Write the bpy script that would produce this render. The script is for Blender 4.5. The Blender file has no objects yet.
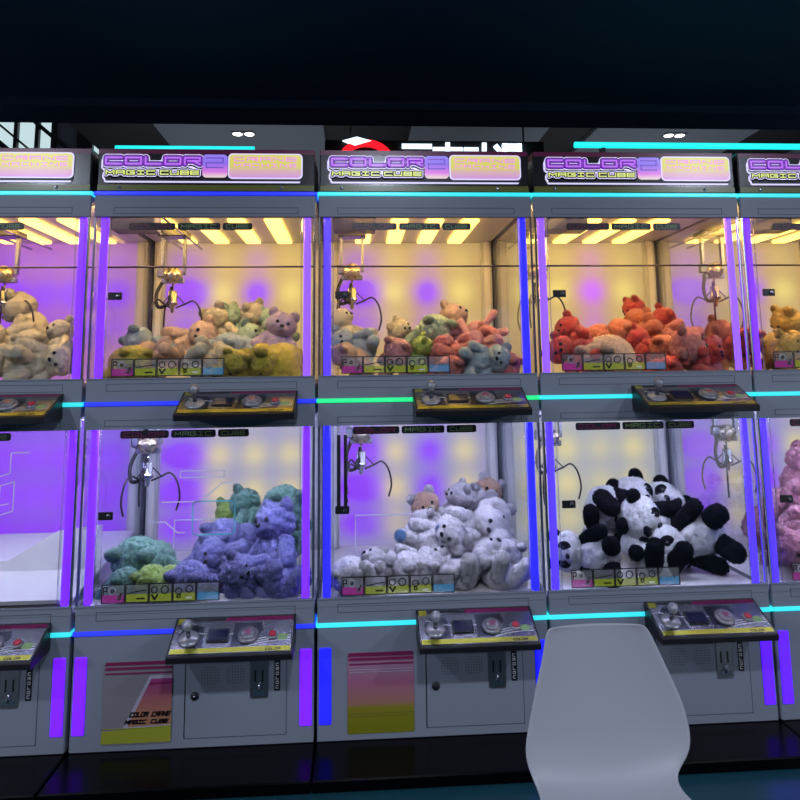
import bpy, math, random
import numpy as np
from mathutils import Vector, Matrix, Euler, noise

# ---------------------------------------------------------------- camera, light, exposure
scene = bpy.context.scene
COL = scene.collection
R = math.radians
DZ = -0.03                      # measured heights are taken 3 cm above the floor plane

cam_data = bpy.data.cameras.new('camera')
cam_data.sensor_width = 36.0
cam_data.lens = 36.0 * 699.8 / 800.0
cam_data.shift_y = -125.0 / 800.0
cam_data.clip_start = 0.05
cam = bpy.data.objects.new('camera', cam_data)
COL.objects.link(cam)
YAW, PITCH, ROLL = 0.0651276, 0.1382484, -0.0130622
fwd = Vector((math.sin(YAW) * math.cos(PITCH), math.cos(YAW) * math.cos(PITCH), math.sin(PITCH)))
rgt = Vector((math.cos(YAW), -math.sin(YAW), 0))
up = rgt.cross(fwd)
r2 = math.cos(ROLL) * rgt + math.sin(ROLL) * up
u2 = -math.sin(ROLL) * rgt + math.cos(ROLL) * up
M = Matrix((r2, u2, -fwd)).transposed().to_4x4()
M.translation = Vector((0.134046, -2.516157, 1.273871 + DZ))
cam.matrix_world = M
scene.camera = cam

world = bpy.data.worlds.new('hall_ambient')
scene.world = world
world.use_nodes = True
world.node_tree.nodes['Background'].inputs[0].default_value = (0.42, 0.48, 0.62, 1)
world.node_tree.nodes['Background'].inputs[1].default_value = 0.10

def area_lamp(name, loc, size, power, color, rot=(0, 0, 0)):
    d = bpy.data.lights.new(name, 'AREA')
    d.shape = 'RECTANGLE'
    d.size, d.size_y = size
    d.energy = power
    d.color = color
    o = bpy.data.objects.new(name, d)
    o.location = loc
    o.rotation_euler = rot
    COL.objects.link(o)
    return o

# ceiling panels of the hall, behind and beside the camera
for lx in (-2.0, 0.3, 2.6):
    area_lamp('hall_lamp', (lx, -2.30, 2.64), (0.16, 0.16), 42, (0.74, 0.83, 1.0))
for lx in (-6.5, 7.2):
    area_lamp('hall_lamp', (lx, -6.0, 2.64), (1.0, 1.0), 520, (0.78, 0.84, 1.0))
# upward fill lights added beyond the row, without fixtures, to brighten the far ceiling
area_lamp('mall_fill', (-1.4, 7.5, 2.9), (4, 4), 26, (0.86, 0.93, 1.0), (math.pi, 0, 0))
area_lamp('mall_fill', (4.4, 7.5, 2.9), (4, 4), 26, (0.86, 0.93, 1.0), (math.pi, 0, 0))

scene.view_settings.view_transform = 'Standard'
scene.view_settings.look = 'None'
scene.view_settings.exposure = 0.0
scene.view_settings.gamma = 1.0
scene.view_settings.use_curve_mapping = False
scene.cycles.transparent_max_bounces = 40
scene.cycles.max_bounces = 8
scene.cycles.caustics_reflective = False
scene.cycles.caustics_refractive = False
scene.cycles.sample_clamp_indirect = 4.0

# ---------------------------------------------------------------- materials
def lin(c):
    return tuple(((v / 255.0) / 12.92 if v / 255.0 <= 0.04045 else ((v / 255.0 + 0.055) / 1.055) ** 2.4) for v in c) + (1.0,)

MATS = {}
def new_mat(name):
    m = bpy.data.materials.new(name)
    m.use_nodes = True
    MATS[name] = m
    return m, m.node_tree.nodes, m.node_tree.links

def principled(name, rgb, rough=0.5, metal=0.0, emit=None, estr=0.0, coat=0.0, sheen=0.0, spec=0.5, bump=None, mottle=None):
    m, n, l = new_mat(name)
    b = n['Principled BSDF']
    b.inputs['Base Color'].default_value = lin(rgb)
    b.inputs['Roughness'].default_value = rough
    b.inputs['Metallic'].default_value = metal
    b.inputs['Specular IOR Level'].default_value = spec
    b.inputs['Coat Weight'].default_value = coat
    b.inputs['Coat Roughness'].default_value = 0.06
    b.inputs['Sheen Weight'].default_value = sheen
    if emit:
        b.inputs['Emission Color'].default_value = lin(emit)
        b.inputs['Emission Strength'].default_value = estr
    if bump or mottle:
        tc = n.new('ShaderNodeTexCoord')
    if bump:
        t = n.new('ShaderNodeTexNoise')
        t.inputs['Scale'].default_value = bump[0]
        t.inputs['Detail'].default_value = 3
        l.new(tc.outputs['Object'], t.inputs['Vector'])
        bp = n.new('ShaderNodeBump')
        bp.inputs['Strength'].default_value = bump[1]
        bp.inputs['Distance'].default_value = bump[2]
        l.new(t.outputs['Fac'], bp.inputs['Height'])
        l.new(bp.outputs['Normal'], b.inputs['Normal'])
    if mottle:
        t2 = n.new('ShaderNodeTexNoise')
        t2.inputs['Scale'].default_value = mottle[0]
        t2.inputs['Detail'].default_value = 4
        l.new(tc.outputs['Object'], t2.inputs['Vector'])
        mx = n.new('ShaderNodeMix'); mx.data_type = 'RGBA'
        l.new(t2.outputs['Fac'], mx.inputs[0])
        mx.inputs[6].default_value = lin(rgb)
        mx.inputs[7].default_value = lin(mottle[1])
        l.new(mx.outputs[2], b.inputs['Base Color'])
    return m

def glow(name, rgb, strength):
    """a lit lamp tube or diffuser"""
    m, n, l = new_mat(name)
    b = n['Principled BSDF']
    b.inputs['Base Color'].default_value = lin(tuple(min(255, 60 + v * 0.6) for v in rgb))
    b.inputs['Roughness'].default_value = 0.3
    b.inputs['Emission Color'].default_value = lin(rgb)
    b.inputs['Emission Strength'].default_value = strength
    return m

def gradient(name, stops, z0, z1, emit=0.0, rough=0.3, coat=0.0, alpha=1.0, metal=0.0):
    """printed artwork that runs through colours from height z0 to z1 (object space)"""
    m, n, l = new_mat(name)
    b = n['Principled BSDF']
    tc = n.new('ShaderNodeTexCoord')
    sx = n.new('ShaderNodeSeparateXYZ')
    l.new(tc.outputs['Object'], sx.inputs[0])
    mr = n.new('ShaderNodeMapRange')
    mr.inputs[1].default_value = z0
    mr.inputs[2].default_value = z1
    l.new(sx.outputs['Z'], mr.inputs[0])
    cr = n.new('ShaderNodeValToRGB')
    while len(cr.color_ramp.elements) < len(stops):
        cr.color_ramp.elements.new(0.5)
    for e, (p, c) in zip(cr.color_ramp.elements, stops):
        e.position = p
        e.color = lin(c)
    l.new(mr.outputs[0], cr.inputs[0])
    l.new(cr.outputs[0], b.inputs['Base Color'])
    b.inputs['Roughness'].default_value = rough
    b.inputs['Metallic'].default_value = metal
    b.inputs['Coat Weight'].default_value = coat
    b.inputs['Alpha'].default_value = alpha
    if emit:
        l.new(cr.outputs[0], b.inputs['Emission Color'])
        b.inputs['Emission Strength'].default_value = emit
    return m

def pane_material(name, tint=(255, 255, 255), refl=0.8, alpha=0.0):
    """thin clear sheet: passes light, mirrors by fresnel; alpha = share of a printed milky film"""
    m, n, l = new_mat(name)
    out = n['Material Output']
    n.remove(n['Principled BSDF'])
    tr = n.new('ShaderNodeBsdfTransparent')
    tr.inputs[0].default_value = lin(tint)
    gl = n.new('ShaderNodeBsdfGlossy')
    gl.inputs['Roughness'].default_value = 0.02
    fr = n.new('ShaderNodeFresnel'); fr.inputs[0].default_value = 1.45
    ml = n.new('ShaderNodeMath'); ml.operation = 'MULTIPLY'; ml.inputs[1].default_value = refl
    l.new(fr.outputs[0], ml.inputs[0])
    mx = n.new('ShaderNodeMixShader')
    l.new(ml.outputs[0], mx.inputs[0])
    l.new(tr.outputs[0], mx.inputs[1])
    l.new(gl.outputs[0], mx.inputs[2])
    last = mx
    if alpha:
        df = n.new('ShaderNodeBsdfDiffuse')
        df.inputs[0].default_value = lin(tint)
        tr.inputs[0].default_value = (1, 1, 1, 1)
        m2 = n.new('ShaderNodeMixShader'); m2.inputs[0].default_value = alpha
        l.new(mx.outputs[0], m2.inputs[1]); l.new(df.outputs[0], m2.inputs[2])
        last = m2
    l.new(last.outputs[0], out.inputs[0])
    return m

def led_matrix(name, cols, rows, base, base_str, spot_str, pitch=0.16, zrow=0.16, sigma=0.047):
    """backlit diffuser panel with a grid of coloured LEDs behind it. cols: 4 colours, rows: list of (height, gain)"""
    m, n, l = new_mat(name)
    b = n['Principled BSDF']
    b.inputs['Base Color'].default_value = (0.11, 0.11, 0.11, 1)
    b.inputs['Roughness'].default_value = 0.45
    tc = n.new('ShaderNodeTexCoord')
    sx = n.new('ShaderNodeSeparateXYZ')
    l.new(tc.outputs['Object'], sx.inputs[0])
    def math_(op, a, c):
        k = n.new('ShaderNodeMath'); k.operation = op
        for i, v in enumerate((a, c)):
            if v is None: continue
            if isinstance(v, (int, float)): k.inputs[i].default_value = v
            else: l.new(v, k.inputs[i])
        return k.outputs[0]
    def bell(sock, centre, s):
        d = math_('SUBTRACT', sock, centre)
        q = math_('MULTIPLY', d, d)
        return math_('EXPONENT', math_('MULTIPLY', q, -1.0 / (2 * s * s)), None)
    rowsum = None
    for z, g in rows:
        t = math_('MULTIPLY', bell(sx.outputs['Z'], z + DZ, sigma), g)
        rowsum = t if rowsum is None else math_('ADD', rowsum, t)
    bb = lin(base)
    total = None
    for i, c in enumerate(cols):
        x = (i - 1.5) * pitch
        w = math_('MULTIPLY', bell(sx.outputs['X'], x, c[4] if len(c) > 4 else sigma), rowsum)
        w = math_('MINIMUM', math_('MULTIPLY', w, c[3]), 1.0)
        mx = n.new('ShaderNodeMix'); mx.data_type = 'RGBA'
        l.new(w, mx.inputs[0])
        if total is None: mx.inputs[6].default_value = tuple(v * base_str for v in bb[:3]) + (1,)
        else: l.new(total, mx.inputs[6])
        mx.inputs[7].default_value = tuple(v * spot_str for v in lin(c[:3])[:3]) + (1,)
        total = mx.outputs[2]
    l.new(total, b.inputs['Emission Color'])
    b.inputs['Emission Strength'].default_value = 1.0
    return m

principled('white_steel', (122, 127, 140), 0.42, bump=(220, 0.04, 0.001))
principled('black_gloss', (3, 3, 7), 0.24, spec=0.08)
principled('black_plastic', (18, 18, 22), 0.4)
principled('dark_groove', (74, 78, 90), 0.6)
principled('chrome', (210, 210, 215), 0.18, 1.0)
principled('dark_chrome', (120, 120, 128), 0.25, 1.0)
principled('brushed_steel', (150, 152, 158), 0.35, 1.0, bump=(400, 0.05, 0.0006))
principled('motor_metal', (205, 190, 160), 0.28, 0.85)
principled('claw_wire', (70, 66, 72), 0.3, 0.8)
principled('cable_rubber', (26, 24, 30), 0.55)
principled('case_lining', (214, 212, 208), 0.38)
principled('post_grey', (186, 188, 186), 0.4)
principled('header_black', (34, 33, 38), 0.25, coat=0.4)
principled('magenta_print', (124, 31, 78), 0.3, coat=0.3)
principled('dark_magenta_print', (120, 30, 76), 0.3, coat=0.3)
principled('olive_print', (110, 112, 44), 0.3, coat=0.3)
principled('lime_print', (145, 148, 48), 0.3, coat=0.3)
principled('panel_foil', (172, 172, 176), 0.24, 0.95, coat=0.25, mottle=(22, (96, 98, 110)))
principled('panel_lime', (176, 172, 60), 0.3, 0.8, coat=0.4)
principled('panel_magenta', (150, 40, 100), 0.3, 0.8, coat=0.4)
principled('panel_dark', (72, 74, 88), 0.22, 0.9, coat=0.3)
principled('panel_line', (210, 214, 220), 0.2, 0.4)
principled('button_ring', (128, 126, 136), 0.3, 0.5, coat=0.5)
principled('button_red', (170, 36, 60), 0.25, coat=0.5)
principled('button_plum', (120, 50, 88), 0.3, coat=0.4)
principled('badge_green', (120, 150, 96), 0.4)
principled('ball_clear', (150, 150, 160), 0.2, 0.5, coat=0.8)
principled('screen_dark', (22, 26, 56), 0.15, coat=0.5)
principled('label_black', (16, 18, 26), 0.4)
principled('label_white', (225, 228, 235), 0.5)
principled('ink_black', (20, 16, 22), 0.5)
principled('chair_plastic', (138, 138, 146), 0.42)
principled('floor_vinyl', (24, 62, 82), 0.30, mottle=(1.6, (16, 54, 56)))
principled('soffit_black', (100, 106, 132), 0.5)
principled('hall_ceiling', (120, 126, 136), 0.8, emit=(120, 126, 138), estr=0.0)
principled('hall_dark', (26, 28, 34), 0.7)
principled('eye_black', (10, 10, 12), 0.15, coat=0.6)
principled('tag_pink', (230, 130, 160), 0.6)
principled('logo_dark', (28, 14, 44), 0.4)
glow('logo_white', (214, 206, 244), 0.85)
glow('logo_purple', (120, 40, 176), 0.7)
glow('logo_core', (180, 106, 226), 0.85)
glow('logo_lime', (206, 214, 120), 0.75)
glow('logo_pink', (222, 150, 214), 0.75)
glow('logo_violet', (120, 84, 200), 0.6)
glow('led_cyan', (38, 214, 226), 1.0)
glow('led_blue', (18, 34, 226), 1.0)
glow('led_green', (20, 216, 120), 1.1)
glow('bar_violet', (104, 30, 255), 1.5)
glow('bar_lilac', (128, 74, 250), 1.4)
glow('bar_blue', (28, 24, 255), 1.5)
glow('bar_indigo', (70, 44, 255), 1.5)
glow('low_violet', (98, 0, 255), 1.25)
glow('low_blue', (4, 4, 255), 1.15)
glow('low_indigo', (76, 0, 255), 1.2)
glow('lamp_amber', (255, 204, 88), 3.8)
glow('lamp_cool', (206, 216, 255), 2.3)
glow('lip_amber', (255, 206, 128), 80)  # glow of the added, unseen strip in the upper cases
glow('lip_cool', (206, 210, 255), 62)  # cool version of the added strip, for the lower cases
glow('neon_cyan', (30, 232, 230), 1.2)
glow('sign_white', (226, 244, 255), 1.5)
glow('sign_red', (226, 30, 44), 1.1)
glow('downlight', (255, 255, 250), 6.0)
glow('window_daylight', (196, 220, 224), 1.0)
pane_material('clear_glass', refl=0.7)
pane_material('side_glass', (252, 253, 255), refl=0.14)
pane_material('acrylic', (240, 246, 255), refl=1.0, alpha=0.06)
pane_material('decal_white', (225, 230, 245), refl=0.3, alpha=0.85)
pane_material('decal_cyan', (120, 220, 240), refl=0.3, alpha=0.75)
pane_material('film_magenta', (214, 70, 170), refl=0.3, alpha=0.5)
pane_material('film_lime', (196, 206, 70), refl=0.3, alpha=0.42)
pane_material('film_white', (215, 215, 220), refl=0.3, alpha=0.10)
pane_material('film_blue', (100, 180, 225), refl=0.3, alpha=0.4)
pane_material('housing_film', (92, 90, 120), refl=0.3, alpha=0.8)
gradient('tile_two', [(0, (238, 214, 200)), (0.25, (216, 120, 216)), (0.6, (146, 110, 226)), (1, (150, 128, 236))], 1.985 + DZ, 2.071 + DZ, emit=0.7)
gradient('tile_crane', [(0, (206, 146, 206)), (0.3, (216, 172, 170)), (0.5, (214, 206, 92)), (1, (222, 210, 116))], 1.985 + DZ, 2.071 + DZ, emit=0.72)
gradient('door_sunset', [(0, (114, 114, 25)), (0.26, (129, 118, 34)), (0.32, (152, 106, 91)), (0.6, (155, 92, 121)), (0.85, (152, 114, 136)), (1, (129, 60, 98))], 0.107 + DZ, 0.34 + DZ, rough=0.25, coat=0.4)
gradient('door_wedge', [(0, (162, 114, 83)), (0.4, (155, 91, 91)), (0.8, (148, 53, 114)), (1, (152, 68, 114))], 0.16 + DZ, 0.31 + DZ, rough=0.25, coat=0.4)
principled('door_clear', (123, 118, 126), 0.25, coat=0.4)
principled('door_line', (160, 152, 168), 0.35)

FUR = {'cream': (232, 214, 184), 'peach': (240, 190, 164), 'paleblue': (176, 196, 206), 'mint': (186, 214, 184),
       'lilac': (206, 182, 208), 'yellow': (226, 204, 66), 'pink': (240, 160, 164), 'coral': (240, 132, 122),
       'lime': (172, 204, 92), 'red': (222, 70, 58), 'orange': (240, 126, 84), 'gold': (228, 184, 84),
       'green': (118, 172, 150), 'lavender': (136, 136, 206), 'white': (232, 222, 230), 'rose': (240, 150, 170),
       'snow': (236, 236, 240), 'black': (15, 15, 24), 'tan': (206, 164, 136), 'blue': (120, 170, 220), 'blush': (232, 170, 170)}
for k, c in FUR.items():
    c = c if k in ('black',) else tuple(min(250, v * 1.1) for v in c)
    principled('fur_' + k, c, 0.9, sheen=0.0 if k == 'black' else 0.4, spec=0.1, bump=(120, 0.7, 0.012), mottle=(26, tuple(v * 0.9 for v in c)))

# ---------------------------------------------------------------- mesh helpers
class MB:
    def __init__(self):
        self.v, self.f, self.m, self.mats, self.smooth = [], [], [], [], []
    def mi(self, mat):
        if mat not in self.mats: self.mats.append(mat)
        return self.mats.index(mat)
    def add(self, vs, fs, mat, smooth=False):
        o = len(self.v)
        self.v += [tuple(p) for p in vs]
        i = self.mi(mat)
        for f in fs:
            self.f.append(tuple(o + k for k in f)); self.m.append(i); self.smooth.append(smooth)
    def box(self, x0, x1, y0, y1, z0, z1, mat, bev=0.0):
        if bev <= 0:
            vs = [(x, y, z) for z in (z0, z1) for y in (y0, y1) for x in (x0, x1)]
            fs = [(0, 2, 3, 1), (4, 5, 7, 6), (0, 1, 5, 4), (2, 6, 7, 3), (0, 4, 6, 2), (1, 3, 7, 5)]
            self.add(vs, fs, mat); return self
        b = min(bev, (x1 - x0) / 2.01, (y1 - y0) / 2.01, (z1 - z0) / 2.01)
        vs, idx = [], {}
        for sx in (0, 1):
            for sy in (0, 1):
                for sz in (0, 1):
                    X = (x0, x1)[sx]; Y = (y0, y1)[sy]; Z = (z0, z1)[sz]
                    ix = X + (b if sx == 0 else -b); iy = Y + (b if sy == 0 else -b); iz = Z + (b if sz == 0 else -b)
                    idx[sx, sy, sz, 0] = len(vs); vs.append((X, iy, iz))
                    idx[sx, sy, sz, 1] = len(vs); vs.append((ix, Y, iz))
                    idx[sx, sy, sz, 2] = len(vs); vs.append((ix, iy, Z))
        fs = []
        for s in (0, 1):
            q = [idx[s, 0, 0, 0], idx[s, 1, 0, 0], idx[s, 1, 1, 0], idx[s, 0, 1, 0]]; fs.append(tuple(q if s else q[::-1]))
            q = [idx[0, s, 0, 1], idx[0, s, 1, 1], idx[1, s, 1, 1], idx[1, s, 0, 1]]; fs.append(tuple(q if s else q[::-1]))
            q = [idx[0, 0, s, 2], idx[1, 0, s, 2], idx[1, 1, s, 2], idx[0, 1, s, 2]]; fs.append(tuple(q if s else q[::-1]))
        for a in (0, 1):
            for c in (0, 1):
                fs.append((idx[a, c, 0, 0], idx[a, c, 0, 1], idx[a, c, 1, 1], idx[a, c, 1, 0]))
                fs.append((idx[a, 0, c, 0], idx[a, 0, c, 2], idx[a, 1, c, 2], idx[a, 1, c, 0]))
                fs.append((idx[0, a, c, 1], idx[0, a, c, 2], idx[1, a, c, 2], idx[1, a, c, 1]))
        for k in [(a, c, e) for a in (0, 1) for c in (0, 1) for e in (0, 1)]:
            fs.append((idx[k + (0,)], idx[k + (1,)], idx[k + (2,)]))
        self.add(vs, fs, mat); return self
    def prism(self, pts, n0, n1, F, mat):
        k = len(pts)
        vs = [F(u, w, n0) for u, w in pts] + [F(u, w, n1) for u, w in pts]
        fs = [tuple(range(k))[::-1], tuple(range(k, 2 * k))] + [(i, (i + 1) % k, k + (i + 1) % k, k + i) for i in range(k)]
        self.add(vs, fs, mat); return self
    def tube(self, pts, r, mat, seg=8, cap=True):
        pts = [Vector(p) for p in pts]
        rs = r if isinstance(r, (list, tuple)) else [r] * len(pts)
        vs, fs = [], []
        prev = None
        for i, p in enumerate(pts):
            t = (pts[min(i + 1, len(pts) - 1)] - pts[max(i - 1, 0)])
            t = t.normalized() if t.length > 1e-9 else Vector((0, 0, 1))
            a = prev - t * prev.dot(t) if prev is not None else (Vector((0, 0, 1)).cross(t) if abs(t.z) < 0.95 else Vector((1, 0, 0)).cross(t))
            a.normalize(); prev = a
            b = t.cross(a)
            for k in range(seg):
                an = 2 * math.pi * k / seg
                vs.append(p + (a * math.cos(an) + b * math.sin(an)) * rs[i])
        for i in range(len(pts) - 1):
            for k in range(seg):
                fs.append((i * seg + k, i * seg + (k + 1) % seg, (i + 1) * seg + (k + 1) % seg, (i + 1) * seg + k))
        if cap:
            fs.append(tuple(range(seg))[::-1]); fs.append(tuple(range((len(pts) - 1) * seg, len(pts) * seg)))
        self.add(vs, fs, mat, True); return self
    def lathe(self, prof, origin, axis, mat, seg=20):
        """prof: (radius, distance along axis)"""
        ax = Vector(axis).normalized()
        a = (Vector((0, 0, 1)).cross(ax) if abs(ax.z) < 0.95 else Vector((1, 0, 0)).cross(ax)).normalized()
        b = ax.cross(a)
        o = Vector(origin)
        vs, fs = [], []
        for r, h in prof:
            for k in range(seg):
                an = 2 * math.pi * k / seg
                vs.append(o + ax * h + (a * math.cos(an) + b * math.sin(an)) * r)
        for i in range(len(prof) - 1):
            for k in range(seg):
                fs.append((i * seg + k, i * seg + (k + 1) % seg, (i + 1) * seg + (k + 1) % seg, (i + 1) * seg + k))
        fs.append(tuple(range(seg))[::-1]); fs.append(tuple(range((len(prof) - 1) * seg, len(prof) * seg)))
        self.add(vs, fs, mat, True); return self
    def ball(self, c, r, mat, seg=20, rings=12):
        c = Vector(c)
        rx, ry, rz = r if isinstance(r, (tuple, list)) else (r, r, r)
        vs, fs = [c + Vector((0, 0, -rz))], []
        for i in range(1, rings):
            t = math.pi * i / rings - math.pi / 2
            for k in range(seg):
                a = 2 * math.pi * k / seg
                vs.append(c + Vector((rx * math.cos(t) * math.cos(a), ry * math.cos(t) * math.sin(a), rz * math.sin(t))))
        vs.append(c + Vector((0, 0, rz)))
        last = len(vs) - 1
        for k in range(seg):
            fs.append((0, 1 + (k + 1) % seg, 1 + k))
            fs.append((last, 1 + (rings - 2) * seg + k, 1 + (rings - 2) * seg + (k + 1) % seg))
        for i in range(rings - 2):
            for k in range(seg):
                p = 1 + i * seg
                fs.append((p + k, p + (k + 1) % seg, p + seg + (k + 1) % seg, p + seg + k))
        self.add(vs, fs, mat, True); return self
    def mesh(self, name, dz=0.0):
        me = bpy.data.meshes.new(name)
        me.from_pydata([(x, y, z + dz) for x, y, z in self.v], [], self.f)
        for m in self.mats: me.materials.append(MATS[m])
        me.polygons.foreach_set('material_index', self.m)
        me.polygons.foreach_set('use_smooth', self.smooth)
        me.update()
        return me
    def build(self, name, parent=None, dz=DZ):
        o = bpy.data.objects.new(name, self.mesh(name, dz))
        COL.objects.link(o)
        if parent: o.parent = parent
        return o

def tag(o, label=None, cat=None, group=None, kind=None):
    if label: o['label'] = label
    if cat: o['category'] = cat
    if group: o['group'] = group
    if kind: o['kind'] = kind
    return o

def empty(name, loc=(0, 0, 0), rot=(0, 0, 0)):
    o = bpy.data.objects.new(name, None)
    o.location = loc; o.rotation_euler = rot
    o.empty_display_size = 0.1
    COL.objects.link(o)
    return o

def rrect(x0, x1, z0, z1, r, n=5):
    pts = []
    for cx, cz, a0 in ((x1 - r, z1 - r, 0), (x0 + r, z1 - r, 90), (x0 + r, z0 + r, 180), (x1 - r, z0 + r, 270)):
        for i in range(n + 1):
            a = R(a0 + 90 * i / n)
            pts.append((cx + r * math.cos(a), cz + r * math.sin(a)))
    return pts

# stroke letters on a unit square
GLYPH = {
    'C': [[(1, 1), (0, 1), (0, 0), (1, 0)]], 'O': [[(0, 0), (0, 1), (1, 1), (1, 0), (0, 0)]],
    'L': [[(0, 1), (0, 0), (1, 0)]], 'R': [[(0, 0), (0, 1), (1, 1), (1, .5), (0.2, .5)], [(.55, .5), (1, 0)]],
    'M': [[(0, 0), (0, 1), (.5, .35), (1, 1), (1, 0)]], 'A': [[(0, 0), (0, 1), (1, 1), (1, 0)], [(0, .45), (1, .45)]],
    'G': [[(1, 1), (0, 1), (0, 0), (1, 0), (1, .5), (.5, .5)]], 'I': [[(.5, 1), (.5, 0)], [(.1, 1), (.9, 1)], [(.1, 0), (.9, 0)]],
    'U': [[(0, 1), (0, 0), (1, 0), (1, 1)]], 'B': [[(0, 0), (0, 1), (1, 1), (1, 0), (0, 0)], [(0, .5), (1, .5)]],
    'E': [[(1, 1), (0, 1), (0, 0), (1, 0)], [(0, .5), (1, .5)]], 'N': [[(0, 0), (0, 1), (1, 0), (1, 1)]],
    'H': [[(0, 0), (0, 1)], [(1, 0), (1, 1)], [(0, .5), (1, .5)]], '2': [[(0, 1), (1, 1), (1, .5), (0, .5), (0, 0), (1, 0)]],
    'P': [[(0, 0), (0, 1), (1, 1), (1, .5), (0, .5)]], 'W': [[(0, 1), (.2, 0), (.5, .7), (.8, 0), (1, 1)]],
}
def stroke(mb, lines, u0, w0, uw, wh, thick, F, n0, n1, mat, slant=0.0, round_=True):
    h = thick / 2
    for ln in lines:
        P = [(u0 + x * uw + slant * y * wh, w0 + y * wh) for x, y in ln]
        for (a, b), (c, d) in zip(P[:-1], P[1:]):
            L = math.hypot(c - a, d - b)
            if L < 1e-6: continue
            nx, ny = -(d - b) / L * h, (c - a) / L * h
            ex, ey = ((c - a) / L * h, (d - b) / L * h) if not round_ else (0, 0)
            mb.prism([(a - nx - ex, b - ny - ey), (c - nx + ex, d - ny + ey), (c + nx + ex, d + ny + ey), (a + nx - ex, b + ny - ey)], n0, n1, F, mat)
        if round_:
            for (a, b) in P:
                mb.prism([(a + h * math.cos(t * math.pi / 5), b + h * math.sin(t * math.pi / 5)) for t in range(10)], n0, n1, F, mat)
def word(mb, s, u0, w0, uw, wh, gap, thick, F, n0, n1, mat, slant=0.0, round_=True):
    u = u0
    for ch in s:
        if ch != ' ':
            stroke(mb, GLYPH[ch], u, w0, uw, wh, thick, F, n0, n1, mat, slant, round_)
        u += uw + gap
    return u - gap

# ---------------------------------------------------------------- setting
def struct(name, mb, dz=0.0):
    return tag(mb.build(name, None, dz), kind='structure')

struct('floor', MB().box(-7, 8, -9, 14, -0.05, 0.0, 'floor_vinyl'))
s = MB().box(-7, 8, -9, 1.08, 2.69, 2.86, 'soffit_black')
struct('ceiling', s)
struct('trim_1', MB().box(-7, 8, 1.08, 1.34, 2.645, 2.86, 'soffit_black'))
# the mall beyond: high ceiling of grey boards between dark gaps, far walls, a glazed front at the left
s = MB().box(-3.7, 14, 1.4, 14, 4.62, 4.8, 'hall_dark')
for x0, x1 in ((-2.55, -0.28), (0.92, 2.83), (3.50, 5.84), (7.0, 9.5)):
    s.box(x0, x1, 2.0, 13.5, 4.56, 4.63, 'hall_ceiling', 0.01)
struct('ceiling_far', s)
struct('wall_far', MB().box(-12, 14, 14, 14.2, 0, 9, 'hall_dark'))
principled('window_frame_dark', (34, 38, 42), 0.5)
def window(name, x0, x1, y, z0, z1, xs, slant):
    w = MB().box(x0, x1, y, y + 0.02, z0, z1, 'window_daylight')
    o = struct(name, w)
    f = MB()
    for x in xs:
        f.box(x - 0.03, x + 0.03, y - 0.08, y, z0, z1, 'window_frame_dark')
    F = lambda u, w_, n: (u, y - n, w_)
    for a, wd in slant:
        f.prism([(a, z1), (a + wd, z1), (a + wd + 2.6, z0), (a + 2.6, z0)], 0.0, 0.07, F, 'window_frame_dark')
    f.build('window_frame', o, 0.0)
window('window_1', -6.6, -4.80, 9.0, 4.0, 6.2, (-6.58, -6.05, -5.42, -5.08, -4.82), ((-7.75, .06), (-7.1, .14), (-6.7, .05), (-6.1, .10)))
window('window_2', -4.22, -3.80, 9.0, 4.0, 6.2, (-4.21, -4.02, -3.81), ((-4.95, .16),))
struct('wall_left', MB().box(-4.80, -4.42, 9.0, 9.2, 0, 6.4, 'hall_ceiling').box(-4.42, -4.22, 8.9, 9.2, 0, 6.4, 'hall_dark'))

# ---------------------------------------------------------------- claw machine
HW = 0.394
FF = lambda y0: (lambda u, w, n: (u, y0 - n, w))

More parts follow.
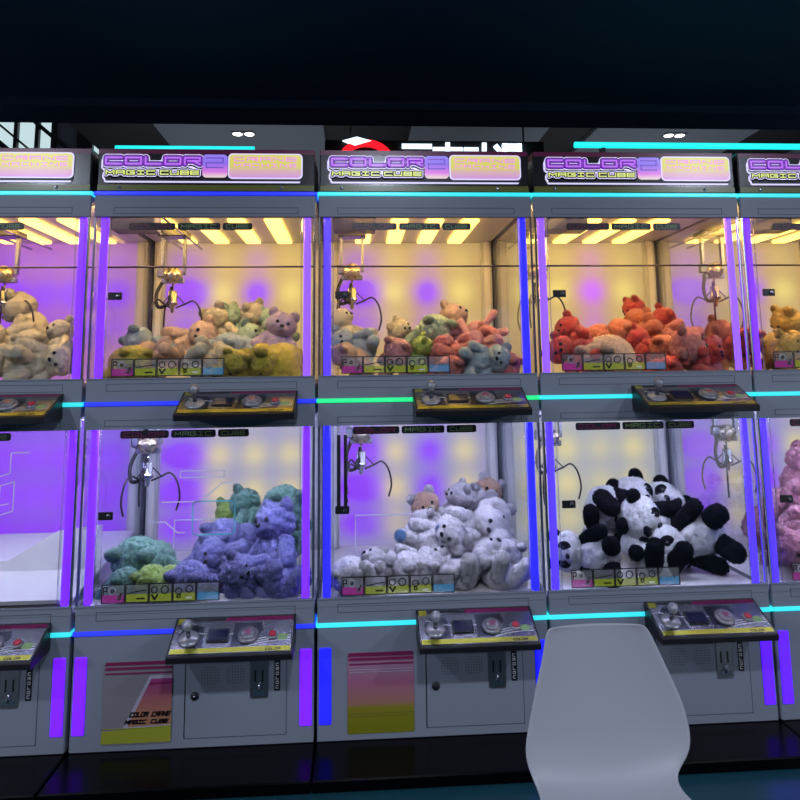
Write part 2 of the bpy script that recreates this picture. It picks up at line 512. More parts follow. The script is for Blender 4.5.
def make_logo(root, header):
    f = FF(0.0)
    lg = MB()
    X0 = -0.345                        # left end of the lettering
    cw, cg, ch = 0.0535, 0.0165, 0.0235
    def rows(mb, tc, tm, n0, n1, mc, mm, du=0.0, dw=0.0):
        u = X0 + du
        for i, c in enumerate('COLOR'):
            stroke(mb, GLYPH[c], u, 2.0345 + dw, cw, ch, tc, f, n0, n1, mc); u += cw + cg
        u = X0 + 0.002 + du
        for c in 'MAGIC':
            stroke(mb, GLYPH[c], u, 1.996 + dw, 0.027, 0.0125, tm, f, n0, n1, mm); u += 0.036
        u += 0.012
        for c in 'CUBE':
            stroke(mb, GLYPH[c], u, 1.996 + dw, 0.027, 0.0125, tm, f, n0, n1, mm); u += 0.036
    rows(lg, 0.027, 0.020, 0.001, 0.003, 'logo_white', 'logo_white', -0.004, -0.011)
    lg.prism(rrect(X0 - 0.006, 0.352, 1.966, 1.990, 0.006), 0.001, 0.003, f, 'logo_white')
    rows(lg, 0.027, 0.020, 0.003, 0.004, 'logo_dark', 'logo_dark', 0.0, -0.006)
    lg.prism(rrect(X0 - 0.002, 0.358, 1.972, 2.0, 0.006), 0.003, 0.004, f, 'logo_dark')
    rows(lg, 0.0275, 0.018, 0.004, 0.005, 'logo_white', 'logo_white')
    rows(lg, 0.0215, 0.0125, 0.005, 0.006, 'logo_dark', 'logo_dark')
    rows(lg, 0.0165, 0.0052, 0.006, 0.007, 'logo_purple', 'logo_lime')
    u = X0
    for c in 'COLOR':
        stroke(lg, GLYPH[c], u, 2.0345, cw, ch, 0.0058, f, 0.007, 0.0075, 'logo_core'); u += cw + cg
    lg.build('logo_lettering', header)
    t = MB()
    t.prism(rrect(-0.002, 0.088, 1.985, 2.071, 0.014), 0.004, 0.007, f, 'tile_two')
    stroke(t, GLYPH['2'], 0.012, 2.022, 0.06, 0.036, 0.005, f, 0.007, 0.008, 'logo_violet')
    t.build('number_tile', header)
    t = MB()
    t.prism(rrect(0.090, 0.360, 1.980, 2.076, 0.016), 0.0035, 0.006, f, 'logo_white')
    t.prism(rrect(0.095, 0.355, 1.985, 2.071, 0.013), 0.006, 0.008, f, 'tile_crane')
    word(t, 'CRANE', 0.113, 2.047, 0.036, 0.0125, 0.011, 0.0042, f, 0.008, 0.0088, 'logo_pink')
    word(t, 'MACHINE', 0.113, 2.025, 0.0235, 0.011, 0.0098, 0.0036, f, 0.008, 0.0088, 'logo_pink')
    t.build('title_tile', header)

def instruction_sticker(root, z):
    """five printed squares at the lower left of the pane"""
    f = FF(0.003)
    s = MB()
    x0, w, h = -0.313, 0.078, 0.062
    films = ['film_magenta', 'film_lime', 'film_lime', 'film_lime', 'film_blue']
    for i in range(5):
        a = x0 + i * w
        s.prism([(a + .003, z + .003), (a + w - .003, z + .003), (a + w - .003, z + h * 0.45), (a + .003, z + h * 0.45)], 0.0, 0.0006, f, films[i])
        s.prism([(a + .003, z + h * 0.45), (a + w - .003, z + h * 0.45), (a + w - .003, z + h - .003), (a + .003, z + h - .003)], 0.0, 0.0006, f, 'film_white')
        box = [(0, 0), (0, 1), (1, 1), (1, 0), (0, 0)]
        stroke(s, [box], a + .002, z + .002, w - .004, h - .004, 0.0032, f, 0.0006, 0.0012, 'ink_black')
    # pictograms: ring and hand, sloping hill, pin, plush and paw
    def ring(cx, cz, r, t, m):
        stroke(s, [[(0.5 + 0.5 * math.cos(k * math.pi / 8), 0.5 + 0.5 * math.sin(k * math.pi / 8)) for k in range(17)]], cx - r, cz - r, 2 * r, 2 * r, t, f, 0.0006, 0.0012, m)
    ring(x0 + .036, z + .04, .011, .004, 'label_white'); ring(x0 + .036, z + .04, .004, .003, 'ink_black')
    stroke(s, GLYPH['P'], x0 + .007, z + .028, 0.011, 0.024, 0.0034, f, .0006, .0012, 'ink_black')
    ring(x0 + .060, z + .020, .008, .004, 'label_white'); stroke(s, [[(0, 0), (1, 1)]], x0 + .056, z + .012, .01, .02, .005, f, .0006, .0012, 'ink_black')
    stroke(s, [[(0, 0.2), (.5, .6), (1, .9)]], x0 + w + .008, z + .028, .06, .014, .003, f, .0006, .0012, 'ink_black')
    stroke(s, [[(0, 0), (1, 0)]], x0 + w + .040, z + .014, .022, .01, .005, f, .0006, .0012, 'ink_black')
    ring(x0 + 2 * w + .018, z + .040, .010, .003, 'ink_black'); stroke(s, [[(0, 1), (.5, 0), (1, 1)]], x0 + 2 * w + .010, z + .010, .018, .014, .006, f, .0006, .0012, 'ink_black')
    ring(x0 + 2 * w + .052, z + .040, .012, .003, 'ink_black')
    ring(x0 + 3 * w + .020, z + .034, .010, .003, 'ink_black'); ring(x0 + 3 * w + .020, z + .018, .005, .004, 'ink_black')
    ring(x0 + 3 * w + .055, z + .040, .011, .003, 'ink_black'); stroke(s, [[(0, 0), (1, 0)]], x0 + 3 * w + .046, z + .012, .016, .01, .005, f, .0006, .0012, 'label_white')
    s.build('instruction_sticker', root)

def title_sticker(root, z):
    f = FF(0.003)
    s = MB()
    h = 0.026
    for a, b, wd in ((-0.272, -0.108, 'COLOR'), (-0.100, 0.052, 'MAGIC'), (0.060, 0.166, 'CUBE')):
        s.prism(rrect(a, b, z, z + h, 0.007), 0.0, 0.0008, f, 'label_black')
        n = len(wd)
        cw = (b - a - 0.022) / n
        word(s, wd, a + 0.013, z + 0.007, cw * 0.74, 0.012, cw * 0.26, 0.0026, f, 0.0008, 0.0014, 'badge_green' if wd != 'COLOR' else 'dark_magenta_print')
    s.build('title_sticker', root)

def control_panel(root, zt, dx=0.0):
    """wedge shelf with joystick, display and buttons; zt = height of its rear edge"""
    x0, x1 = -0.060 + dx, 0.334 + dx
    yb, yf, zf, zb = 0.0, -0.140, zt - 0.069, zt - 0.086
    hb = MB()
    FX = lambda u, w, n: (n, u, w)
    hb.prism([(yb, zt), (yf, zf), (yf - .004, zf - .004), (yf, zf - .022), (yb, zb)], x0, x1, FX, 'black_plastic')
    pn = hb.build('control_panel', root)
    sl = Vector((0, yf - yb, zf - zt)); Ls = sl.length; sl.normalize()
    nn = Vector((0, sl.z, -sl.y)); nn = nn if nn.z > 0 else -nn
    org = Vector((x0, yb, zt))
    def F(u, w, n):                       # u across, w from the front edge up, n off the surface
        p = org + Vector((1, 0, 0)) * u + sl * (Ls - w) + nn * n
        return (p.x, p.y, p.z)
    W = x1 - x0
    a = MB()
    a.prism(rrect(.006, W - .006, .006, Ls - .005, .006), 0.0, 0.0016, F, 'panel_foil')
    a.prism([(.008, .008), (W - .008, .008), (W - .008, .026), (.008, .026)], .0016, .0022, F, 'panel_lime')
    a.prism([(W * .42, Ls - .022), (W - .008, Ls - .022), (W - .008, Ls - .007), (W * .42, Ls - .007)], .0016, .0022, F, 'panel_magenta')
    a.prism([(.04, Ls - .018), (W * .41, Ls - .018), (W * .41, Ls - .009), (.04, Ls - .009)], .0016, .0022, F, 'label_black')
    a.prism([(.008, Ls - .030), (.034, Ls - .030), (.034, Ls - .007), (.008, Ls - .007)], .0016, .0022, F, 'panel_lime')
    for P_ in ([(.045, .030), (W * .27, .030), (W * .25, .112), (.050, .124), (.020, .085)], [(W * .49, .030), (W * .60, .030), (W * .66, .040), (W * .74, .095), (W * .72, .124), (W * .50, .124)]):
        a.prism(P_, .0016, .0020, F, 'panel_dark')
    for k in range(3):                    # swooping white lines
        stroke(a, [[(0, .0), (.3, .35), (.65, .55), (1, .6)]], W * .64, .032 + .009 * k, W * .33, .030, .0024, F, .0016, .0022, 'panel_line')
    stroke(a, [[(0, 1), (.4, .4), (1, .3)]], .03, .07, W * .42, .035, .0028, F, .0016, .0022, 'panel_line')
    word(a, 'COLOR', W * .78, .011, .007, .007, .003, .0022, F, .0022, .0026, 'ink_black')
    a.build('printed_foil', pn)
    d = MB()
    d.prism(rrect(W * .29, W * .47, .048, .100, .004), .0016, .006, F, 'label_black')
    d.prism(rrect(W * .30, W * .46, .053, .095, .003), .006, .007, F, 'screen_dark')
    d.build('display', pn)
    j = MB()
    jc = Vector(F(W * .145, .066, .0016))
    j.lathe([(.034, 0), (.034, .003), (.028, .007), (.012, .010)], jc, nn, 'ball_clear', 28)
    j.tube([jc + nn * .008, jc + nn * .046], [.007, .006], 'dark_chrome', 12)
    j.ball(jc + nn * .055, .0185, 'ball_clear')
    j.build('joystick', pn)
    b = MB()
    bc = Vector(F(W * .625, .070, .0016))
    b.lathe([(.034, 0), (.034, .006), (.030, .011), (.026, .011)], bc, nn, 'button_ring', 28)
    b.lathe([(.025, .008), (.025, .014), (.020, .018)], bc, nn, 'button_ring', 28)
    star = [(.016 * (1 if k % 2 == 0 else .45) * math.sin(k * math.pi / 5), .016 * (1 if k % 2 == 0 else .45) * math.cos(k * math.pi / 5)) for k in range(10)]
    b.prism(star, .018, .0192, lambda u, w, n: F(W * .625 + u, .070 + w, .0016 + n), 'button_plum')
    b.build('start_button', pn)
    b = MB()
    bc = Vector(F(W * .825, .068, .0016))
    b.lathe([(.017, 0), (.017, .005), (.014, .008), (.013, .008)], bc, nn, 'button_ring', 20)
    b.lathe([(.012, .007), (.012, .012), (.008, .015)], bc, nn, 'button_red', 20)
    b.build('grab_button', pn)
    b = MB()
    b.prism([(W * .905 + .018 * math.cos(k * math.pi / 12), .062 + .012 * math.sin(k * math.pi / 12)) for k in range(24)], .0016, .003, F, 'badge_green')
    b.build('button_badge', pn)
    return pn

def curve_pts(ctrl, n=8):
    """smooth polyline through control points"""
    P = [Vector(c) for c in ctrl]
    Q = [P[0] * 2 - P[1]] + P + [P[-1] * 2 - P[-2]]
    out = []
    for i in range(1, len(Q) - 2):
        for k in range(n):
            t = k / n
            out.append(0.5 * ((2 * Q[i]) + (-Q[i-1] + Q[i+1]) * t + (2*Q[i-1] - 5*Q[i] + 4*Q[i+1] - Q[i+2]) * t*t + (-Q[i-1] + 3*Q[i] - 3*Q[i+1] + Q[i+2]) * t**3))
    out.append(P[-1])
    return out

def claw(root, x, y, zm, ztop, upper=True, spin=0.0):
    """gantry rods, trolley motor, and a three-pronged claw; zm = motor height"""
    g = MB()
    for dx in (-0.045, 0.045):
        g.tube([(x + dx, 0.06, ztop - .03), (x + dx, 0.765, ztop - .03)], .005, 'chrome', 10)
    g.build('gantry_rail', root)
    t = MB()
    t.box(x - .06, x + .06, y - .045, y + .045, ztop - .038, ztop - .012, 'dark_chrome', .004)
    for dx in (-.045, .045):
        t.box(x + dx - .006, x + dx + .006, y - .01, y + .01, zm, ztop - .035, 'brushed_steel')
    tr = t.build('trolley', root)
    m = MB()
    m.lathe([(.020, -.030), (.034, -.028), (.036, .020), (.030, .026), (.012, .030)], (x, y, zm), (0, -1, 0), 'motor_metal', 28)
    m.lathe([(.022, .030), (.022, .034), (.008, .036)], (x, y, zm), (0, -1, 0), 'motor_metal', 24)
    m.box(x - .046, x + .046, y - .014, y + .014, zm - .034, zm - .012, 'brushed_steel', .003)
    m.box(x - .062, x - .034, y - .02, y + .012, zm - .01, zm + .03, 'brushed_steel', .004)
    for k in range(6):
        a = k * math.pi / 3
        m.tube([(x + .028 * math.cos(a), y - .028, zm + .028 * math.sin(a)), (x + .028 * math.cos(a), y - .034, zm + .028 * math.sin(a))], .003, 'dark_chrome', 6)
    m.build('motor', tr)
    c = MB()
    c.tube(curve_pts([(x - .035, y, zm - .01), (x - .06, y - .02, zm - .08), (x - .05, y - .03, zm - .135), (x - .012, y - .02, zm - .12), (x - .004, y, zm - .05)]), .0075, 'cable_rubber', 8)
    c.build('power_cable', tr)
    h = MB()
    zc = zm - .115
    h.tube([(x, y, zm - .03), (x, y, zc + .03)], .004, 'chrome', 8)
    h.lathe([(.010, .050), (.019, .046), (.019, .006), (.023, .002), (.023, -.010), (.010, -.016), (.008, -.040), (.004, -.044)], (x, y, zc), (0, 0, 1), 'chrome', 24)
    hub = h.build('claw_hub', root)
    for k in range(3):
        a = spin + k * 2 * math.pi / 3
        d = Vector((math.cos(a), math.sin(a), 0))
        b = Vector((x, y, zc))
        p = MB()
        p.tube(curve_pts([b + d * .015 + Vector((0, 0, -.022)), b + d * .050 + Vector((0, 0, -.008)), b + d * .085 + Vector((0, 0, .006)),
                          b + d * .112 + Vector((0, 0, -.025)), b + d * .124 + Vector((0, 0, -.085)), b + d * .112 + Vector((0, 0, -.135))]), .0038, 'claw_wire', 8)
        p.tube([b + d * .018 + Vector((0, 0, .028)), b + d * .052 + Vector((0, 0, -.006))], .0026, 'claw_wire', 6)
        p.build('claw_prong', hub)

def case(root, z0, z1, colors, back, lamp, claw_at, upper):
    """one glazed prize compartment between heights z0 and z1"""
    zin0, zin1 = z0 - 0.014, z1 + (0.048 if upper else 0.03)
    f = MB()
    f.box(-.386, .386, .012, .785, zin0 - .01, zin0, 'case_lining')
    f.build('case_floor', root)
    f = MB()
    f.box(-.386, .386, .022, .785, zin1, zin1 + .008, 'case_lining')
    f.build('case_ceiling', root)
    p = MB().box(-.35, .35, .772, .785, zin0 + .002, zin1 - .002, back)
    p.build('back_panel', root)
    for sx in (-1, 1):
        a = MB()
        x0, x1 = sorted((sx * .336, sx * .386))
        a.box(x0, x1, .735, .772, zin0, zin1, 'post_grey', .004)
        a.box(x0 + .012, x1 - .012, .728, .735, zin0, zin1, 'case_lining', .002)
        a.build('rear_post', root)
        g = MB().box(*sorted((sx * .3865, sx * .3905)), .012, .735, z0 - .006, z1 + .02, 'side_glass')
        g.build('side_glass', root)
        b = MB()
        c = colors[0 if sx < 0 else 1]
        b.box(*sorted((sx * .350, sx * .376)), .016, .034, z0 - .004, z1 + .004, c, .005)
        b.build('corner_light', root)
        e = MB()
        e.box(*sorted((sx * .340, sx * .3445)), .013, .020, z0, z1, 'acrylic', .001)
        e.build('edge_strip', root)
        e = MB().box(*sorted((sx * .3865, sx * .394)), -.001, .011, z0 - .001, z1 + .001, 'chrome', .002)
        e.build('corner_trim', root)
    lp = MB().box(-.37, .37, .030, .052, (1.874 if upper else 1.104), (1.888 if upper else 1.116), lamp.replace('lamp', 'lip'), .003)  # unseen strip added behind the front lip to brighten the toys
    lp.build('front_fill_strip', root)
    g = MB().box(-.386, .386, .004, .009, z0 - .004, z1 + .004, 'clear_glass')
    g.build('front_glass', root)
    if upper:
        for k in range(4):
            x = -.225 + .145 * k
            b = MB().box(x - .034, x + .034, .24, .735, zin1 - .012, zin1, lamp, .004)
            b.build('ceiling_lamp', root)
        t = MB().tube([(-.385, .075, 1.668), (.385, .075, 1.668)], .0035, 'claw_wire', 8)
        t.build('cross_rail', root)
        h = MB().box(-.340, -.185, .012, .10, z1 - .045, z1 + .046, 'housing_film', .004)
        h.build('wiring_box', root)
    else:
        for k in range(4):
            x = -.225 + .15 * k
            b = MB().box(x - .032, x + .032, .16, .70, zin1 - .012, zin1, lamp, .004)
            b.build('ceiling_lamp', root)
    l = MB().box(-.334, -.285, .000, .004, z0 + .275, z0 + .302, 'black_plastic', .002)
    l.lathe([(.008, 0), (.008, .003), (.005, .004)], (-.300, 0, z0 + .288), (0, -1, 0), 'dark_chrome', 16)
    l.build('glass_lock', root)
    instruction_sticker(root, z0 + .006)
    title_sticker(root, z1 - .048 if upper else z1 - .031)
    claw(root, *claw_at, zin1 - .0, upper)

def door_art(pd, fancy):
    f = FF(-.0005)
    m = MB()
    x0, x1 = -.293, -.070
    for k, (h, mat) in enumerate(((.010, 'dark_magenta_print'), (.008, 'magenta_print'), (.005, 'magenta_print'))):
        z = .330 - k * .014
        m.prism([(x0 + .004, z), (x1 - .002, z), (x1 - .002, z + h), (x0 + .004 + .004, z + h)], .003, .0038, f, mat)
    if fancy:
        m.prism([(x0 + .068, .136), (x1, .142), (x1, .296), (x0 + .150, .296)], .003, .0036, f, 'door_line')
        m.prism([(x0 + .084, .142), (x1, .146), (x1, .286), (x0 + .156, .286)], .0036, .0044, f, 'door_wedge')
        m.prism([(x0 + .146, .268), (x1, .270), (x1, .276), (x0 + .152, .274)], .0044, .005, f, 'magenta_print')
        m.prism([(x0, .092), (x1, .092), (x1, .142), (x0 + .002, .130)], .0028, .0034, f, 'lime_print')
        stroke(m, [[(0, 0), (1, 0.1)]], x0 + .002, .137, .222, .010, .0022, f, .0034, .004, 'lime_print')
        word(m, 'COLOR CRANE', x0 + .090, .172, .0086, .012, .0032, .0044, f, .0044, .005, 'ink_black', .4)
        word(m, 'MAGIC CUBE', x0 + .076, .151, .0102, .010, .0036, .0044, f, .0044, .005, 'ink_black', .4)
    else:
        lw = MB()
        for z in (.286, .278):
            m.prism([(x0 + .006, z), (x1 - .004, z), (x1 - .004, z + .0022), (x0 + .006, z + .0022)], .003, .0036, f, 'door_line')
        for z in (.150, .142):
            lw.prism([(x0 + .006, z), (x1 - .004, z), (x1 - .004, z + .0022), (x0 + .006, z + .0022)], .003, .0036, f, 'olive_print')
        lw.build('olive_stripes', pd)
    m.build('printed_art', pd)

def claw_machine(cx, spec):
    root = empty('claw_machine', (cx, 0, 0))
    tag(root, spec['label'], 'claw machine', 'double-deck claw machines in a row')
    b = MB()
    b.box(-.398, .398, -.222, .86, .03, .066, 'black_gloss', .004)
    b.build('base_plate', root)
    body = MB()
    body.box(-HW, HW, 0, .85, .066, .492, 'white_steel', .003)
    body.box(-HW, HW, 0, .012, .488, .516, 'white_steel')
    body.box(-HW, HW, 0, .016, 1.091, 1.265, 'white_steel')
    body.box(-HW, HW, .010, .85, 1.127, 1.240, 'white_steel', .003)
    body.box(-HW, HW, 0, .022, 1.840, 1.935, 'white_steel', .002)
    body.box(-HW, HW, .018, .85, 1.8965, 1.935, 'white_steel', .003)
    body.box(-HW, HW, .788, .85, .49, 1.90, 'white_steel')
    for z in (1.262, .514):            # bright sill lip along each window
        body.box(-HW, HW, -.004, .002, z, z + .004, 'white_steel')
    # shallow access flaps outlined above and below the windows
    f = FF(0.0)
    def flap(x0, x1, z0, z1):
        stroke(body, [[(0, 0), (0, 1), (1, 1), (1, 0), (0, 0)]], x0, z0, x1 - x0, z1 - z0, .0022, f, -.001, .0006, 'dark_groove', 0, False)
    flap(-.325, .33, 1.852, 1.874); flap(-.325, .33, 1.222, 1.246); flap(-.325, .33, 1.102, 1.122); flap(-.325, .33, .470, .496)
    body.build('cabinet', root)
    # header
    h = MB()
    h.box(-.390, .390, .0, .30, 1.9355, 2.094, 'header_black', .004)
    hd = h.build('header', root)
    st = MB()
    st.box(-.388, .388, -.001, .001, 2.074, 2.092, 'dark_magenta_print')
    st.box(-.388, .388, -.001, .001, 1.937, 1.958, 'olive_print')
    for x in (-.31, .27):
        st.lathe([(.007, 0), (.006, .004), (.003, .005)], (x, -.001, 1.948), (0, -1, 0), 'chrome', 12)
    st.build('header_stripes', hd)
    make_logo(root, hd)
    # horizontal light strips
    for z, c in zip((1.926, 1.178, .431), spec['strips']):
        s = MB()
        s.box(-.393, .393, -.005, .001, z - .0075, z + .0075, c, .002)
        for sx in (-1, 1):
            s.box(*sorted((sx * .3925, sx * .3985)), -.004, .10, z - .0075, z + .0075, c, .002)
        s.build('light_strip', root)
    # lower light bars
    for sx in (-1, 1):
        s = MB()
        s.box(*sorted((sx * .347, sx * .387)), -.006, .001, .120, .360, spec['low'][0 if sx < 0 else 1], .004)
        s.build('light_bar', root)
    case(root, 1.265, 1.840, spec['up_bars'], spec['up_back'], 'lamp_amber', spec['up_claw'], True)
    case(root, .516, 1.091, spec['lo_bars'], spec['lo_back'], 'lamp_cool', spec['lo_claw'], False)
    control_panel(root, 1.216)
    control_panel(root, .470)
    # prize door
    d = MB()
    d.prism(rrect(-.293, -.070, .088, .340, .008), -.001, .0025, FF(0.0), 'door_clear' if spec['fancy'] else 'door_sunset')
    pd = d.build('prize_door', root)
    door_art(pd, spec['fancy'])
    # coin door
    c = MB()
    f = FF(0.0)
    c.prism(rrect(-.026, .302, .098, .365, .004), -.001, .0012, f, 'white_steel')
    stroke(c, [[(0, 1), (0, 0)]], -.028, .098, 0, .268, .0028, f, -.0005, .0012, 'label_black', 0, False)
    stroke(c, [[(0, 0), (1, 0), (1, 1)]], -.026, .097, .329, .268, .0022, f, -.0005, .0012, 'dark_groove', 0, False)
    cd = c.build('coin_door', root)
    k = MB()
    k.lathe([(.013, 0), (.013, .004), (.008, .006)], (.004, -.001, .226), (0, -1, 0), 'label_black', 20)
    k.lathe([(.005, .006), (.004, .007)], (.004, -.001, .226), (0, -1, 0), 'dark_chrome', 12)
    k.build('door_lock', cd)
    for gx in (.026, .108):
        g = MB()
        for i in range(7):
            for j in range(7):
                if abs(i - 3) + abs(j - 3) > 5: continue
                x, z = gx + .009 * i, .262 + .0085 * j
                g.prism([(x + .0022 * math.cos(t * math.pi / 3), z + .0022 * math.sin(t * math.pi / 3)) for t in range(6)], .0008, .0018, f, 'dark_groove')
        g.build('speaker_grille', cd)
    s = MB()
    s.prism(rrect(.185, .243, .212, .345, .008), .0005, .004, f, 'brushed_steel')
    s.prism(rrect(.198, .204, .262, .300, .002), .004, .0046, f, 'label_black')
    s.prism(rrect(.222, .228, .262, .300, .002), .004, .0046, f, 'label_black')
    s.prism(rrect(.196, .232, .222, .240, .006), .004, .009, f, 'chrome')
    s.tube([(.214, -.009, .230), (.214, -.012, .262)], .003, 'chrome', 8)
    s.build('coin_slot', cd)
    s = MB()
    s.prism(rrect(.263, .283, .232, .335, .004), .0005, .0016, f, 'label_black')
    for i in range(6):
        stroke(s, GLYPH['COLORC'[i]], .269, .240 + .014 * i, .008, .008, .0018, f, .0016, .002, 'label_white')
    s.build('warning_label', cd)
    return root

PUR, YEL, LIL = (138, 24, 250), (240, 222, 122), (196, 84, 250)
P2, P1, Y1, L1 = PUR + (1.7, .080), PUR + (1.2,), YEL + (.75,), LIL + (1.15,)
UP = [(1.80, .30), (1.65, 1.0), (1.50, .42)]
UPW = [(1.70, .75), (1.56, .7), (1.42, .6)]
LO = [(1.07, .3), (.915, .9), (.755, .95), (.60, .7)]
def upper_back(name, cols, base=(206, 168, 108), rows=UP):  # default base paints the ceiling lamps' amber into the panel's glow
    led_matrix(name, cols, rows, base, 0.74, 0.95)
def lower_back(name, cols, base=(152, 150, 202)):
    led_matrix(name, cols, LO, base, 0.74, 0.9)
upper_back('back_violet_up', [P2, P1, P2, P1], (186, 104, 204))
upper_back('back_pypy_up', [P2, Y1, P1, Y1])
upper_back('back_yypy_up', [Y1, Y1, L1, Y1])
lower_back('back_violet_lo', [P2, P1, P2, P1], (132, 70, 238))
lower_back('back_pyyy_lo', [P2, Y1, Y1, Y1])
lower_back('back_pypy_lo', [P2, Y1, P1, Y1])
lower_back('back_yyly_lo', [Y1, Y1, YEL + (.5,), Y1], (166, 172, 186))

SPECS = [
 dict(label='leftmost claw machine, cut by the frame, cream bears above and nothing below', strips=('led_cyan', 'led_cyan', 'led_cyan'),
      up_bars=('bar_violet', 'bar_violet'), lo_bars=('bar_violet', 'bar_violet'), low=('low_violet', 'low_violet'),
      up_back='back_violet_up', lo_back='back_violet_lo', up_claw=(-.105, .45, 1.695), lo_claw=(-.26, .40, .985), fancy=True),
 dict(label='second claw machine from the left, with blue light strips and lavender bears below', strips=('led_blue', 'led_blue', 'led_blue'),
      up_bars=('bar_violet', 'bar_lilac'), lo_bars=('bar_violet', 'bar_violet'), low=('low_violet', 'low_violet'),
      up_back='back_pypy_up', lo_back='back_pyyy_lo', up_claw=(-.225, .45, 1.69), lo_claw=(-.265, .32, 1.01), fancy=True),
 dict(label='middle claw machine with a green light strip and white bears below', strips=('led_cyan', 'led_green', 'led_cyan'),
      up_bars=('bar_indigo', 'bar_blue'), lo_bars=('bar_blue', 'bar_blue'), low=('low_blue', 'low_blue'),
      up_back='back_pypy_up', lo_back='back_pypy_lo', up_claw=(-.275, .45, 1.70), lo_claw=(-.24, .45, 1.02), fancy=False),
 dict(label='fourth claw machine from the left, with orange plush above and pandas below', strips=('led_cyan', 'led_cyan', 'led_cyan'),
      up_bars=('bar_lilac', 'bar_lilac'), lo_bars=('bar_indigo', 'bar_indigo'), low=('low_blue', 'low_indigo'),
      up_back='back_yypy_up', lo_back='back_yyly_lo', up_claw=(-.275, .45, 1.70), lo_claw=(-.26, .40, 1.0), fancy=False),
 dict(label='rightmost claw machine, cut by the frame, golden bears above and pink ones below', strips=('led_cyan', 'led_cyan', 'led_cyan'),
      up_bars=('bar_violet', 'bar_violet'), lo_bars=('bar_indigo', 'bar_violet'), low=('low_indigo', 'low_violet'),
      up_back='back_pypy_up', lo_back='back_pypy_lo', up_claw=(-.28, .45, 1.70), lo_claw=(-.28, .45, 1.0), fancy=False),
]
CX = (-1.204, -0.402, 0.397, 1.195, 1.994)
machines = [claw_machine(cx, sp) for cx, sp in zip(CX, SPECS)]
for m_, dx in zip(machines, (-.030, -.014, 0.0, .012, .004)):     # each sign sits a little differently in its header
    for hd in m_.children:
        if hd.name.startswith('header'):
            for c in hd.children:
                if not c.name.startswith('header_stripes'): c.location.x = dx

# line-art decals, slide board and chute gates that belong to single machines
f = FF(0.0035)
d = MB()
stroke(d, [[(0, 0), (.5, 0), (.78, 1), (1, 1)]], -.125, .845, .26, .060, .004, f, 0, .0008, 'decal_white')
stroke(d, [[(0, 1), (.45, 1), (.8, .2), (1, .2)]], -.165, .735, .12, .045, .004, f, 0, .0008, 'decal_white')
stroke(d, [[(0, 0), (1, 0), (1, 1), (0, 1), (0, 0)]], -.065, .925, .15, .022, .003, f, 0, .0008, 'decal_white')
R_ = rrect(-.020, .122, .735, .845, .014)
stroke(d, [R_ + [R_[0]]], 0, 0, 1, 1, .0045, f, 0, .0008, 'decal_cyan')
d.build('line_decal', machines[1])
d = MB()
stroke(d, [[(1, 1), (.7, 1), (.7, .72), (.25, .6), (.22, .3), (.36, .1), (.78, .2), (.78, .6), (.55, .55), (.55, .28), (.7, .3)]], .03, .78, .20, .24, .0035, f, 0, .0008, 'decal_white')
d.build('line_decal', machines[0])
sl = MB()
sl.prism([(-.38, .60), (.05, .60), (.22, .70), (.384, .72), (.384, .506), (-.38, .506)], 0.0, .012, lambda u, w, n: (u, .30 - n, w), 'case_lining')
sl.prism([(.03, .28), (.70, .36), (.70, .372), (.03, .292)], -.38, .384, lambda u, w, n: (n, u, w + .24), 'case_lining')
sl.build('slide_board', machines[0])
for k in (1, 2):
    a = MB()
    stroke(a, [[(0, 0), (1, 0), (1, 1), (0, 1), (0, 0)]], -.265 + .04 * (2 - k), .505, .255, .165, .004, FF(.60), 0, .006, 'decal_white')
    a.box(-.265 + .04 * (2 - k), -.01 + .04 * (2 - k), .597, .600, .506, .668, 'acrylic')
    a.build('chute_gate', machines[k])
q = MB()
for x in (-.322, -.298):
    q.box(x - .006, x + .006, .012, .03, .80, 1.06, 'cable_rubber', .002)
q.build('cable_duct', machines[2])

